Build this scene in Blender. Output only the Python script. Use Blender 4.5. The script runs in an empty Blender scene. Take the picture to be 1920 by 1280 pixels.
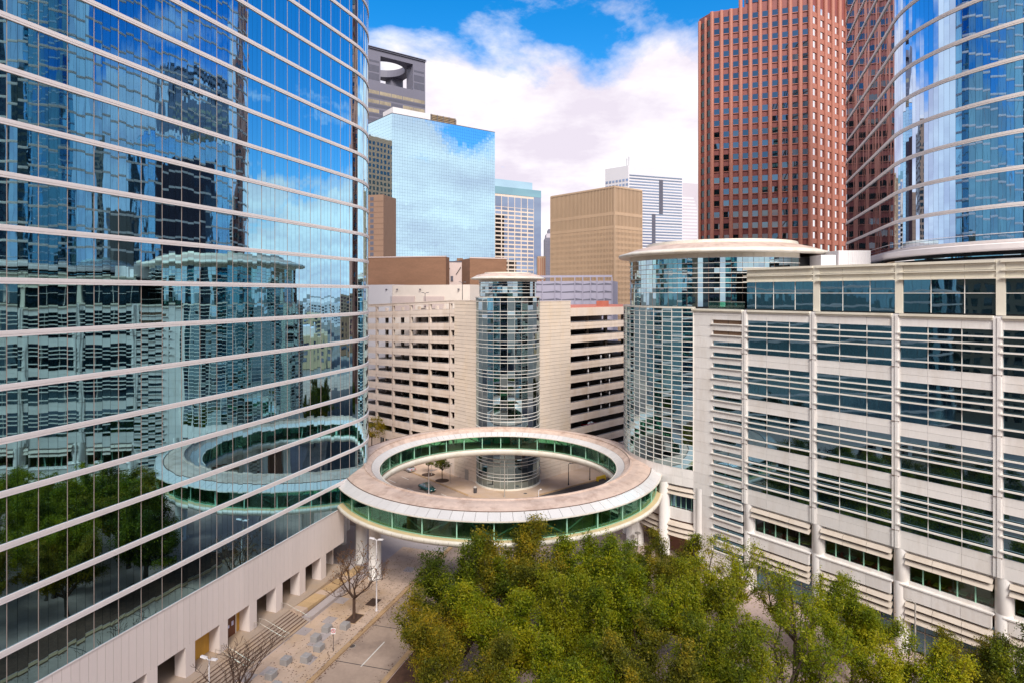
import bpy, math, random
import numpy as np
from mathutils import Vector, Matrix
R = math.radians
random.seed(7)
rng = np.random.default_rng(11)
scene = bpy.context.scene
C = scene.collection

# ------------------------------------------------------------------ camera
CAMZ = 42.0
FPX = 1150.0            # focal length in pixels of the 1920 wide photograph
HOR = 550.0             # horizon row
cam_d = bpy.data.cameras.new('camera')
cam_d.sensor_width = 36.0
cam_d.lens = FPX / 1920 * 36.0
cam_d.shift_y = -(640 - HOR) / 1920
cam_d.clip_start = 0.5
cam_d.clip_end = 20000
cam = bpy.data.objects.new('camera', cam_d)
C.objects.link(cam)
cam.location = (0, 0, CAMZ)
cam.rotation_euler = (R(90), 0, 0)
scene.camera = cam

# ------------------------------------------------------------------ world, sun, exposure
SUN_EL, SUN_AZ = 42.0, 171.0       # azimuth measured clockwise from +Y (view direction): behind, slightly right
world = bpy.data.worlds.new('World')
scene.world = world
world.use_nodes = True
nt = world.node_tree
nt.nodes.clear()
def N(tree, typ, **kw):
    n = tree.nodes.new(typ)
    for k, v in kw.items():
        setattr(n, k, v)
    return n
out = N(nt, 'ShaderNodeOutputWorld')
bg = N(nt, 'ShaderNodeBackground')
bg.inputs['Strength'].default_value = 0.1
sky = N(nt, 'ShaderNodeTexSky', sky_type='NISHITA')
sky.sun_disc = False
sky.sun_elevation = R(SUN_EL)
sky.sun_rotation = R(SUN_AZ)
sky.air_density = 1.0
sky.dust_density = 0.6
sky.ozone_density = 3.0
hs = N(nt, 'ShaderNodeHueSaturation')
hs.inputs['Saturation'].default_value = 1.45
hs.inputs['Value'].default_value = 1.0
nt.links.new(sky.outputs[0], hs.inputs['Color'])
tc = N(nt, 'ShaderNodeTexCoord')
sep = N(nt, 'ShaderNodeSeparateXYZ')
nt.links.new(tc.outputs['Generated'], sep.inputs[0])
def MATH(tree, op, a, b=None, clamp=False):
    n = N(tree, 'ShaderNodeMath', operation=op)
    n.use_clamp = clamp
    for i, v in enumerate((a, b)):
        if v is None:
            continue
        if isinstance(v, (int, float)):
            n.inputs[i].default_value = v
        else:
            tree.links.new(v, n.inputs[i])
    return n.outputs[0]
zc = MATH(nt, 'ADD', MATH(nt, 'MAXIMUM', sep.outputs['Z'], 0.0), 0.16)
px_ = MATH(nt, 'DIVIDE', sep.outputs['X'], zc)
py_ = MATH(nt, 'DIVIDE', sep.outputs['Y'], zc)
cmb = N(nt, 'ShaderNodeCombineXYZ')
nt.links.new(px_, cmb.inputs[0])
nt.links.new(py_, cmb.inputs[1])
CLOUD_OFF = (9.36, 0.28, 28.298)
CLOUD_ROT = 60.0
mp = N(nt, 'ShaderNodeMapping')
mp.inputs['Location'].default_value = CLOUD_OFF
rot = N(nt, 'ShaderNodeVectorRotate', rotation_type='Z_AXIS')
rot.inputs['Angle'].default_value = R(CLOUD_ROT)
nt.links.new(cmb.outputs[0], rot.inputs['Vector'])
nt.links.new(rot.outputs[0], mp.inputs['Vector'])
n1 = N(nt, 'ShaderNodeTexNoise')
n1.inputs['Scale'].default_value = 0.55
n1.inputs['Detail'].default_value = 12
n1.inputs['Roughness'].default_value = 0.58
n1.inputs['Distortion'].default_value = 0.25
nt.links.new(mp.outputs[0], n1.inputs['Vector'])
cr = N(nt, 'ShaderNodeValToRGB')
cr.color_ramp.elements[0].position = 0.452
cr.color_ramp.elements[1].position = 0.512
# clouds pile up towards the horizon, where one looks through many of them
hz = MATH(nt, 'MULTIPLY', MATH(nt, 'SUBTRACT', 1.0, MATH(nt, 'MULTIPLY', MATH(nt, 'ABSOLUTE', sep.outputs['Z']), 2.6, True), True), 0.115)
nt.links.new(MATH(nt, 'ADD', n1.outputs['Fac'], hz), cr.inputs[0])
n2 = N(nt, 'ShaderNodeTexNoise')
n2.inputs['Scale'].default_value = 1.7
n2.inputs['Detail'].default_value = 9
n2.inputs['Roughness'].default_value = 0.6
mp2 = N(nt, 'ShaderNodeMapping')
mp2.inputs['Location'].default_value = (9.3, 1.2, 5.0)
nt.links.new(cmb.outputs[0], mp2.inputs['Vector'])
nt.links.new(mp2.outputs[0], n2.inputs['Vector'])
cr2 = N(nt, 'ShaderNodeValToRGB')
cr2.color_ramp.elements[0].position = 0.36
cr2.color_ramp.elements[0].color = (4.1, 3.75, 4.3, 1)
cr2.color_ramp.elements[1].position = 0.62
cr2.color_ramp.elements[1].color = (5.9, 5.7, 5.75, 1)
nt.links.new(n2.outputs['Fac'], cr2.inputs[0])
mixc = N(nt, 'ShaderNodeMixRGB')
low = MATH(nt, 'SUBTRACT', 1.0, MATH(nt, 'MULTIPLY', MATH(nt, 'ABSOLUTE', sep.outputs['Z']), 11.0, True), True)
nt.links.new(MATH(nt, 'MAXIMUM', cr.outputs[0], low), mixc.inputs[0])
nt.links.new(hs.outputs[0], mixc.inputs[1])
nt.links.new(cr2.outputs[0], mixc.inputs[2])
nt.links.new(mixc.outputs[0], bg.inputs['Color'])
nt.links.new(bg.outputs[0], out.inputs['Surface'])

sun_d = bpy.data.lights.new('sun', 'SUN')
sun_d.energy = 2.5
sun_d.angle = R(26)
sun_d.color = (1.0, 0.945, 0.88)
sun = bpy.data.objects.new('sun', sun_d)
C.objects.link(sun)
_az, _el = R(SUN_AZ), R(SUN_EL)
_to_sun = Vector((math.sin(_az) * math.cos(_el), math.cos(_az) * math.cos(_el), math.sin(_el)))
sun.rotation_euler = _to_sun.to_track_quat('Z', 'Y').to_euler()
sun.location = _to_sun * 300

vs = scene.view_settings
vs.view_transform = 'Standard'
vs.look = 'None'
vs.exposure = 1.1
vs.gamma = 1.0
scene.cycles.max_bounces = 8
scene.cycles.glossy_bounces = 5
scene.cycles.transmission_bounces = 6
scene.cycles.transparent_max_bounces = 10
scene.cycles.diffuse_bounces = 3
scene.cycles.use_denoising = True
scene.cycles.caustics_reflective = False
scene.cycles.caustics_refractive = False
scene.cycles.sample_clamp_indirect = 6

# ------------------------------------------------------------------ materials
def new_mat(name):
    m = bpy.data.materials.new(name)
    m.use_nodes = True
    m.node_tree.nodes.clear()
    return m, m.node_tree
def mat(name, col, rough=0.65, var=0.10, vscale=0.35, stretch=1.0, fine=0.05, bump=0.0, bscale=6.0,
        metal=0.0, orand=0.0, spec=0.4, stain=None, stain_amt=0.0, stain_scale=0.2):
    m, t = new_mat(name)
    o = N(t, 'ShaderNodeOutputMaterial')
    p = N(t, 'ShaderNodeBsdfPrincipled')
    p.inputs['Roughness'].default_value = rough
    p.inputs['Metallic'].default_value = metal
    p.inputs['Specular IOR Level'].default_value = spec
    g = N(t, 'ShaderNodeNewGeometry')
    mpn = N(t, 'ShaderNodeMapping')
    mpn.inputs['Scale'].default_value = (1, 1, stretch)
    t.links.new(g.outputs['Position'], mpn.inputs['Vector'])
    a = N(t, 'ShaderNodeTexNoise')
    a.inputs['Scale'].default_value = vscale
    a.inputs['Detail'].default_value = 5
    t.links.new(mpn.outputs[0], a.inputs['Vector'])
    b = N(t, 'ShaderNodeTexNoise')
    b.inputs['Scale'].default_value = bscale
    b.inputs['Detail'].default_value = 4
    t.links.new(mpn.outputs[0], b.inputs['Vector'])
    v = MATH(t, 'ADD', MATH(t, 'MULTIPLY', MATH(t, 'SUBTRACT', a.outputs['Fac'], 0.5), var * 4),
             MATH(t, 'MULTIPLY', MATH(t, 'SUBTRACT', b.outputs['Fac'], 0.5), fine * 4))
    if orand:
        oi = N(t, 'ShaderNodeObjectInfo')
        v = MATH(t, 'ADD', v, MATH(t, 'MULTIPLY', MATH(t, 'SUBTRACT', oi.outputs['Random'], 0.5), orand * 2))
    v = MATH(t, 'ADD', v, 1.0)
    mx = N(t, 'ShaderNodeVectorMath', operation='SCALE')
    mx.inputs[0].default_value = col
    t.links.new(v, mx.inputs['Scale'])
    colout = mx.outputs[0]
    if stain:
        s = N(t, 'ShaderNodeTexNoise')
        s.inputs['Scale'].default_value = stain_scale
        s.inputs['Detail'].default_value = 7
        s.inputs['Roughness'].default_value = 0.65
        t.links.new(mpn.outputs[0], s.inputs['Vector'])
        rmp = N(t, 'ShaderNodeValToRGB')
        rmp.color_ramp.elements[0].position = 0.48
        rmp.color_ramp.elements[1].position = 0.66
        t.links.new(s.outputs['Fac'], rmp.inputs[0])
        mm = N(t, 'ShaderNodeMixRGB')
        t.links.new(MATH(t, 'MULTIPLY', rmp.outputs[0], stain_amt), mm.inputs[0])
        t.links.new(colout, mm.inputs[1])
        mm.inputs[2].default_value = (*stain, 1)
        colout = mm.outputs[0]
    t.links.new(colout, p.inputs['Base Color'])
    if bump:
        bp = N(t, 'ShaderNodeBump')
        bp.inputs['Strength'].default_value = 1.0
        bp.inputs['Distance'].default_value = bump
        t.links.new(b.outputs['Fac'], bp.inputs['Height'])
        t.links.new(bp.outputs[0], p.inputs['Normal'])
    t.links.new(p.outputs[0], o.inputs['Surface'])
    return m
def mirror(name, col, rough=0.015, wave=0.006, wscale=0.55, orand=0.08, base=(0.01, 0.02, 0.022), stretch=0.35, mixf=0.9, graze=None):
    """coated reflective glazing: tinted mirror over a dark body, slightly wavy"""
    m, t = new_mat(name)
    o = N(t, 'ShaderNodeOutputMaterial')
    gl = N(t, 'ShaderNodeBsdfGlossy')
    gl.inputs['Roughness'].default_value = rough
    df = N(t, 'ShaderNodeBsdfDiffuse')
    df.inputs['Color'].default_value = (*base, 1)
    oi = N(t, 'ShaderNodeObjectInfo')
    v = MATH(t, 'ADD', MATH(t, 'MULTIPLY', MATH(t, 'SUBTRACT', oi.outputs['Random'], 0.5), orand * 2), 1.0)
    mx = N(t, 'ShaderNodeVectorMath', operation='SCALE')
    mx.inputs[0].default_value = col
    t.links.new(v, mx.inputs['Scale'])
    lw = N(t, 'ShaderNodeLayerWeight')
    lw.inputs['Blend'].default_value = 0.18
    basecol = mx.outputs[0]
    if graze:
        fa = N(t, 'ShaderNodeLayerWeight')
        fa.inputs['Blend'].default_value = 0.5
        rp = MATH(t, 'MULTIPLY', MATH(t, 'SUBTRACT', fa.outputs['Facing'], 0.12), 2.8, True)
        mg = N(t, 'ShaderNodeMixRGB')
        t.links.new(rp, mg.inputs[0])
        t.links.new(basecol, mg.inputs[1])
        mg.inputs[2].default_value = (*graze, 1)
        basecol = mg.outputs[0]
    mc = N(t, 'ShaderNodeMixRGB')
    t.links.new(lw.outputs['Fresnel'], mc.inputs[0])
    t.links.new(basecol, mc.inputs[1])
    mc.inputs[2].default_value = (0.93, 0.95, 0.97, 1)
    t.links.new(mc.outputs[0], gl.inputs['Color'])
    g = N(t, 'ShaderNodeNewGeometry')
    mpn = N(t, 'ShaderNodeMapping')
    mpn.inputs['Scale'].default_value = (1, 1, stretch)
    t.links.new(g.outputs['Position'], mpn.inputs['Vector'])
    a = N(t, 'ShaderNodeTexNoise')
    a.inputs['Scale'].default_value = wscale
    a.inputs['Detail'].default_value = 1.5
    t.links.new(mpn.outputs[0], a.inputs['Vector'])
    bp = N(t, 'ShaderNodeBump')
    bp.inputs['Strength'].default_value = 1.0
    bp.inputs['Distance'].default_value = wave
    t.links.new(a.outputs['Fac'], bp.inputs['Height'])
    t.links.new(bp.outputs[0], gl.inputs['Normal'])
    ms = N(t, 'ShaderNodeMixShader')
    ms.inputs[0].default_value = mixf
    t.links.new(df.outputs[0], ms.inputs[1])
    t.links.new(gl.outputs[0], ms.inputs[2])
    t.links.new(ms.outputs[0], o.inputs['Surface'])
    return m
def clear_glass(name, tint, refl=0.12):
    m, t = new_mat(name)
    o = N(t, 'ShaderNodeOutputMaterial')
    tr = N(t, 'ShaderNodeBsdfTransparent')
    tr.inputs['Color'].default_value = (*tint, 1)
    gl = N(t, 'ShaderNodeBsdfGlossy')
    gl.inputs['Roughness'].default_value = 0.01
    gl.inputs['Color'].default_value = (0.75, 0.95, 0.88, 1)
    lw = N(t, 'ShaderNodeLayerWeight')
    lw.inputs['Blend'].default_value = 0.35
    f = MATH(t, 'ADD', MATH(t, 'MULTIPLY', lw.outputs['Fresnel'], 0.8), refl, clamp=True)
    ms = N(t, 'ShaderNodeMixShader')
    t.links.new(f, ms.inputs[0])
    t.links.new(tr.outputs[0], ms.inputs[1])
    t.links.new(gl.outputs[0], ms.inputs[2])
    t.links.new(ms.outputs[0], o.inputs['Surface'])
    return m
def leaf_mat(name, c1, c2, c3):
    m, t = new_mat(name)
    o = N(t, 'ShaderNodeOutputMaterial')
    g = N(t, 'ShaderNodeNewGeometry')
    a = N(t, 'ShaderNodeTexNoise')
    a.inputs['Scale'].default_value = 0.42
    a.inputs['Detail'].default_value = 3
    t.links.new(g.outputs['Position'], a.inputs['Vector'])
    oi = N(t, 'ShaderNodeObjectInfo')
    ri = g.outputs['Random Per Island']
    v = MATH(t, 'ADD', a.outputs['Fac'], MATH(t, 'MULTIPLY', MATH(t, 'SUBTRACT', ri, 0.5), 0.30))
    v = MATH(t, 'ADD', v, MATH(t, 'MULTIPLY', MATH(t, 'SUBTRACT', oi.outputs['Random'], 0.5), 0.22))
    r = N(t, 'ShaderNodeValToRGB')
    e = r.color_ramp.elements
    e[0].position = 0.34
    e[0].color = (*c1, 1)
    e[1].position = 0.72
    e[1].color = (*c3, 1)
    x = e.new(0.52)
    x.color = (*c2, 1)
    t.links.new(v, r.inputs[0])
    d = N(t, 'ShaderNodeBsdfPrincipled')
    d.inputs['Roughness'].default_value = 0.5
    d.inputs['Specular IOR Level'].default_value = 0.25
    tl = N(t, 'ShaderNodeBsdfTranslucent')
    t.links.new(r.outputs[0], d.inputs['Base Color'])
    t.links.new(r.outputs[0], tl.inputs['Color'])
    ms = N(t, 'ShaderNodeMixShader')
    ms.inputs[0].default_value = 0.38
    t.links.new(d.outputs[0], ms.inputs[1])
    t.links.new(tl.outputs[0], ms.inputs[2])
    t.links.new(ms.outputs[0], o.inputs['Surface'])
    return m
def emit_mat(name, col, s):
    m, t = new_mat(name)
    o = N(t, 'ShaderNodeOutputMaterial')
    e = N(t, 'ShaderNodeEmission')
    e.inputs[0].default_value = (*col, 1)
    e.inputs[1].default_value = s
    t.links.new(e.outputs[0], o.inputs['Surface'])
    return m

MT = {}
MT['white'] = mat('white_metal_panel', (0.79, 0.755, 0.725), 0.42, var=0.05, vscale=0.25, stretch=0.2, fine=0.025, orand=0.06,
                  stain=(0.54, 0.46, 0.38), stain_amt=0.34, stain_scale=0.5)
MT['whitebar'] = mat('white_bar_paint', (0.82, 0.78, 0.72), 0.4, var=0.04, fine=0.02)
MT['cream'] = mat('cream_metal', (0.74, 0.69, 0.58), 0.45, var=0.06, fine=0.03, stretch=0.3, stain=(0.42, 0.34, 0.22), stain_amt=0.25)
MT['wallwhite'] = mat('white_wall_panel', (0.76, 0.67, 0.63), 0.5, var=0.04, vscale=0.2, stretch=0.15, fine=0.02, orand=0.025)
MT['band'] = mat('pale_band', (0.78, 0.715, 0.69), 0.4, var=0.03, fine=0.02)
MT['mull'] = mat('brown_mullion', (0.40, 0.31, 0.27), 0.4, var=0.03)
MT['seam'] = mat('brown_seam', (0.13, 0.075, 0.055), 0.6)
MT['dark'] = mat('dark_backing', (0.018, 0.02, 0.022), 0.7)
MT['inside'] = mat('interior_wall', (0.34, 0.17, 0.12), 0.8)
MT['gconc'] = mat('garage_concrete', (0.71, 0.595, 0.505), 0.75, var=0.10, vscale=0.3, stretch=0.35, fine=0.04, orand=0.035,
                  stain=(0.52, 0.34, 0.17), stain_amt=0.35, stain_scale=0.25)
MT['gpanel'] = mat('garage_panel', (0.69, 0.58, 0.48), 0.7, var=0.08, vscale=0.3, stretch=0.4, fine=0.03, orand=0.05,
                   stain=(0.55, 0.38, 0.18), stain_amt=0.22, stain_scale=0.3)
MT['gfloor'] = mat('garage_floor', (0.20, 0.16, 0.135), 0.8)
MT['rail'] = mat('galvanised_rail', (0.55, 0.52, 0.5), 0.4, metal=0.3)
MT['redroof'] = mat('red_roof_membrane', (0.48, 0.16, 0.11), 0.8, var=0.12)
MT['roofpink'] = mat('pink_roof_metal', (0.60, 0.46, 0.38), 0.55, var=0.14, vscale=0.5, fine=0.05, bscale=2.5,
                     stain=(0.33, 0.21, 0.155), stain_amt=0.55, stain_scale=0.6)
MT['canopy'] = mat('milky_canopy_glass', (0.62, 0.60, 0.585), 0.25, var=0.05, fine=0.03, spec=0.5, orand=0.03)
MT['rim'] = mat('white_rim', (0.72, 0.675, 0.59), 0.4, var=0.06, stain=(0.45, 0.36, 0.22), stain_amt=0.3, stain_scale=0.5)
MT['louvre'] = mat('tan_louvre_paint', (0.60, 0.52, 0.44), 0.5, var=0.06, fine=0.03, stain=(0.38, 0.29, 0.2), stain_amt=0.3, stain_scale=0.5)  # cream louvres coloured tan: their shadowed look is put into the colour
MT['ledge'] = mat('yellow_ledge', (0.66, 0.52, 0.29), 0.5, var=0.08)
MT['mint'] = mat('mint_post', (0.36, 0.66, 0.48), 0.4, var=0.03)
MT['ringglass'] = clear_glass('green_glass', (0.66, 0.92, 0.78), 0.03)
MT['clear'] = clear_glass('window_glass', (0.80, 0.88, 0.84), 0.02)
MT['carpet'] = mat('brown_carpet', (0.36, 0.23, 0.15), 0.9)
MT['glassL'] = mirror('blue_tower_glass', (0.25, 0.44, 0.49), wave=0.005, mixf=0.95, graze=(0.40, 0.74, 0.92))
MT['glassR'] = mirror('curved_tower_glass', (0.29, 0.50, 0.74), wave=0.006, mixf=0.95, graze=(0.52, 0.66, 0.86))
MT['glassP'] = mirror('podium_glass', (0.15, 0.26, 0.33), wave=0.009, wscale=0.35, stretch=1.0, base=(0.02, 0.06, 0.085), mixf=0.85)
MT['glassC'] = mirror('drum_glass', (0.40, 0.58, 0.64), wave=0.006)
MT['glassG'] = mirror('stair_drum_glass', (0.36, 0.48, 0.52), wave=0.006)
MT['glassB'] = mirror('sky_blue_mirror_glass', (0.55, 0.82, 0.95), wave=0.003, wscale=0.12)
MT['glassRed'] = mirror('bronze_window_glass', (0.16, 0.155, 0.155), wave=0.01, wscale=0.2, orand=0.18)
MT['glassFar'] = mirror('far_window_glass', (0.30, 0.38, 0.52), wave=0.01, wscale=0.2, orand=0.2)
MT['redstone'] = mat('red_granite', (0.40, 0.158, 0.112), 0.55, var=0.06, vscale=0.15, fine=0.03)
MT['redspan'] = mat('dark_red_granite', (0.235, 0.07, 0.06), 0.5, var=0.06, fine=0.03)
MT['beige'] = mat('beige_stone', (0.47, 0.33, 0.22), 0.7, var=0.05, vscale=0.1)
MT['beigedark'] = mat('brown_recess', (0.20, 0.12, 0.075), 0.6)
MT['farwhite'] = mat('far_white_stone', (0.58, 0.565, 0.595), 0.6, var=0.03, vscale=0.05)
MT['farpale'] = mat('far_pale_stone', (0.47, 0.43, 0.47), 0.6, var=0.03, vscale=0.05)
MT['fargrey'] = mat('grey_steel_cladding', (0.15, 0.145, 0.185), 0.5, var=0.05, vscale=0.05)
MT['fargrey2'] = mat('dark_grey_louvre', (0.09, 0.09, 0.12), 0.6)
MT['litwin'] = mat('lit_window_gold', (0.32, 0.265, 0.17), 0.4, var=0.3, vscale=0.12, fine=0.2, bscale=0.8)  # lit look of the windows painted as dim gold, nothing glows
MT['brownbrick'] = mat('brown_brick', (0.235, 0.125, 0.075), 0.85, var=0.10, vscale=0.2, stretch=4.0, fine=0.10, bscale=1.2)
MT['browntower'] = mat('brown_precast', (0.235, 0.145, 0.10), 0.8, var=0.05)
MT['pinkwall'] = mat('pink_grey_render', (0.58, 0.47, 0.44), 0.8, var=0.05)
MT['whitewall'] = mat('white_render', (0.70, 0.62, 0.55), 0.8, var=0.04)
MT['lavender'] = mat('lavender_concrete', (0.37, 0.355, 0.45), 0.7, var=0.05, vscale=0.2)
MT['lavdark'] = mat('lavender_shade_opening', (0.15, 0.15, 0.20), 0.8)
MT['creamstone'] = mat('cream_grid_stone', (0.66, 0.55, 0.46), 0.6, var=0.04)
MT['road'] = mat('tan_concrete_road', (0.40, 0.30, 0.235), 0.85, var=0.16, vscale=0.16, fine=0.07, bscale=3, bump=0.01,
                 stain=(0.11, 0.08, 0.07), stain_amt=0.5, stain_scale=0.12)
MT['asphalt'] = mat('dark_asphalt', (0.075, 0.065, 0.062), 0.9, var=0.15, vscale=0.3, fine=0.08, bump=0.01)
MT['slab'] = mat('pavement_slab', (0.52, 0.39, 0.30), 0.8, var=0.14, vscale=0.22, fine=0.06, bscale=4, orand=0.09, bump=0.004,
                 stain=(0.50, 0.33, 0.17), stain_amt=0.5, stain_scale=0.16)
MT['slabgrey'] = mat('grey_pavement_slab', (0.40, 0.35, 0.34), 0.8, var=0.12, vscale=0.25, fine=0.07, orand=0.08)
MT['plaza'] = mat('pink_plaza_paving', (0.54, 0.41, 0.36), 0.8, var=0.12, vscale=0.2, fine=0.06, bscale=2.5, stain=(0.26, 0.18, 0.15), stain_amt=0.4)
MT['kerb'] = mat('kerb_concrete', (0.44, 0.29, 0.16), 0.85, var=0.14, vscale=0.4, fine=0.08, stain=(0.22, 0.15, 0.1), stain_amt=0.5, stain_scale=0.5)
MT['step'] = mat('step_stone', (0.40, 0.31, 0.24), 0.8, var=0.10, vscale=0.4, fine=0.06, stain=(0.45, 0.30, 0.15), stain_amt=0.4)
MT['ramp'] = mat('yellow_ramp_slab', (0.50, 0.34, 0.18), 0.8, var=0.14, vscale=0.5, fine=0.07, orand=0.12)
MT['mulch'] = mat('leaf_mulch', (0.10, 0.05, 0.032), 0.95, var=0.3, vscale=1.5, fine=0.2, bscale=9, bump=0.03)
MT['soil'] = mat('tree_pit_soil', (0.07, 0.04, 0.028), 0.95, var=0.2, vscale=2)
MT['ground'] = mat('city_ground', (0.17, 0.155, 0.14), 0.9, var=0.3, vscale=0.02, fine=0.15, bscale=0.15)
MT['paint'] = mat('white_road_paint', (0.68, 0.66, 0.62), 0.7, var=0.1, vscale=2, fine=0.1)
MT['granite'] = mat('grey_granite_block', (0.33, 0.315, 0.31), 0.7, var=0.08, vscale=2.0, fine=0.10, bscale=25)
MT['ply'] = mat('yellow_plywood', (0.55, 0.30, 0.045), 0.6, var=0.12, vscale=1.2, stretch=0.2, fine=0.06)
MT['door'] = mat('brown_door', (0.13, 0.045, 0.022), 0.5, var=0.1, vscale=1)
MT['paper'] = mat('white_paper', (0.66, 0.66, 0.86), 0.8, var=0.02)
MT['steel'] = mat('stainless_rail', (0.60, 0.55, 0.47), 0.3, metal=0.7, var=0.05)
MT['polewhite'] = mat('white_pole_paint', (0.72, 0.69, 0.70), 0.4, var=0.05)
MT['polegrey'] = mat('grey_pole', (0.36, 0.33, 0.30), 0.5, var=0.05)
MT['poledark'] = mat('dark_pole', (0.06, 0.055, 0.06), 0.5)
MT['lens'] = mat('lamp_lens', (0.75, 0.75, 0.72), 0.3)
MT['signred'] = mat('sign_red', (0.50, 0.02, 0.03), 0.4, var=0.02)
MT['signwhite'] = mat('sign_white', (0.82, 0.80, 0.80), 0.4, var=0.02)
MT['bark'] = mat('grey_bark', (0.085, 0.062, 0.045), 0.9, var=0.2, vscale=1.5, stretch=0.3, fine=0.15, bump=0.03)
MT['barkbrown'] = mat('brown_bark', (0.075, 0.042, 0.028), 0.9, var=0.2, vscale=1.5, stretch=0.3, fine=0.15)
MT['leaf_a'] = leaf_mat('oak_leaf_green', (0.060, 0.088, 0.005), (0.155, 0.195, 0.007), (0.31, 0.30, 0.010))
MT['leaf_b'] = leaf_mat('oak_leaf_olive', (0.090, 0.100, 0.008), (0.21, 0.20, 0.012), (0.42, 0.29, 0.014))
MT['leaf_c'] = leaf_mat('oak_leaf_bright', (0.090, 0.130, 0.005), (0.22, 0.265, 0.006), (0.40, 0.36, 0.010))
MT['leaf_o'] = leaf_mat('dry_orange_leaf', (0.22, 0.09, 0.02), (0.34, 0.16, 0.03), (0.30, 0.2, 0.05))
MT['carteal'] = mat('teal_car_paint', (0.005, 0.10, 0.105), 0.18, var=0.02, metal=0.3, spec=0.6)
MT['carsilver'] = mat('silver_car_paint', (0.55, 0.55, 0.58), 0.25, var=0.02, metal=0.5)
MT['carwhite'] = mat('white_car_paint', (0.75, 0.75, 0.76), 0.25, var=0.02)
MT['carred'] = mat('red_car_paint', (0.42, 0.02, 0.03), 0.25, var=0.02)
MT['carglass'] = mirror('car_glass', (0.25, 0.29, 0.31), orand=0.0, mixf=0.6)
MT['tyre'] = mat('tyre_rubber', (0.02, 0.02, 0.02), 0.8)
MT['rimm'] = mat('wheel_rim', (0.5, 0.5, 0.5), 0.3, metal=0.8)
MT['headl'] = mat('headlight', (0.8, 0.8, 0.78), 0.15)
MT['taill'] = mat('taillight', (0.45, 0.01, 0.01), 0.3)
MT['redseat'] = mat('red_chair', (0.60, 0.07, 0.04), 0.5)
MT['greentop'] = mat('green_table_top', (0.40, 0.66, 0.36), 0.4)
MT['yellowtop'] = mat('yellow_table_top', (0.80, 0.72, 0.12), 0.4)
MT['bluebench'] = mat('blue_bench', (0.03, 0.25, 0.33), 0.5)
MT['greenwall'] = mat('green_wall_panel', (0.22, 0.58, 0.36), 0.5)
MT['plant'] = leaf_mat('shrub_leaf', (0.05, 0.07, 0.01), (0.13, 0.15, 0.02), (0.30, 0.21, 0.03))
MT['yellowpaint'] = mat('yellow_paint', (0.70, 0.45, 0.03), 0.5)
MT['unit'] = mat('white_roof_unit', (0.66, 0.63, 0.63), 0.5, var=0.05)
MT['bluelight'] = mat('blue_banner', (0.05, 0.12, 0.75), 0.5)
MT['tan'] = mat('tan_stone', (0.48, 0.36, 0.22), 0.7, var=0.05)
MT['glassDark'] = mirror('dark_tower_glass', (0.06, 0.08, 0.09), wave=0.006)
MT['glassTeal'] = mirror('teal_tower_glass', (0.22, 0.52, 0.55), wave=0.006)

# ------------------------------------------------------------------ mesh helpers
BASE = {}
def base_of(o):
    return BASE.get(o.name, Vector((0, 0, 0))) if o else Vector((0, 0, 0))
def thing(name, label, cat, loc=(0, 0, 0), group=None):
    o = bpy.data.objects.new(name, None)
    C.objects.link(o)
    o.location = loc
    o.empty_display_size = 0.5
    o['label'] = label
    o['category'] = cat
    if group:
        o['group'] = group
    BASE[o.name] = Vector(loc)
    return o
def tag(o, label=None, cat=None, group=None, kind=None):
    if label: o['label'] = label
    if cat: o['category'] = cat
    if group: o['group'] = group
    if kind: o['kind'] = kind
    return o
def mk_mesh(name, verts, faces, m, smooth=False):
    me = bpy.data.meshes.new(name)
    me.from_pydata(verts, [], faces)
    if m:
        me.materials.append(m)
    if smooth:
        me.polygons.foreach_set('use_smooth', [True] * len(me.polygons))
    me.update()
    return me
def inst(name, me, parent, mx=None):
    o = bpy.data.objects.new(name, me)
    C.objects.link(o)
    b = base_of(parent)
    BASE[o.name] = b
    if parent:
        o.parent = parent
    if mx is not None:
        o.matrix_basis = Matrix.Translation(-b) @ mx
    return o
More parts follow.
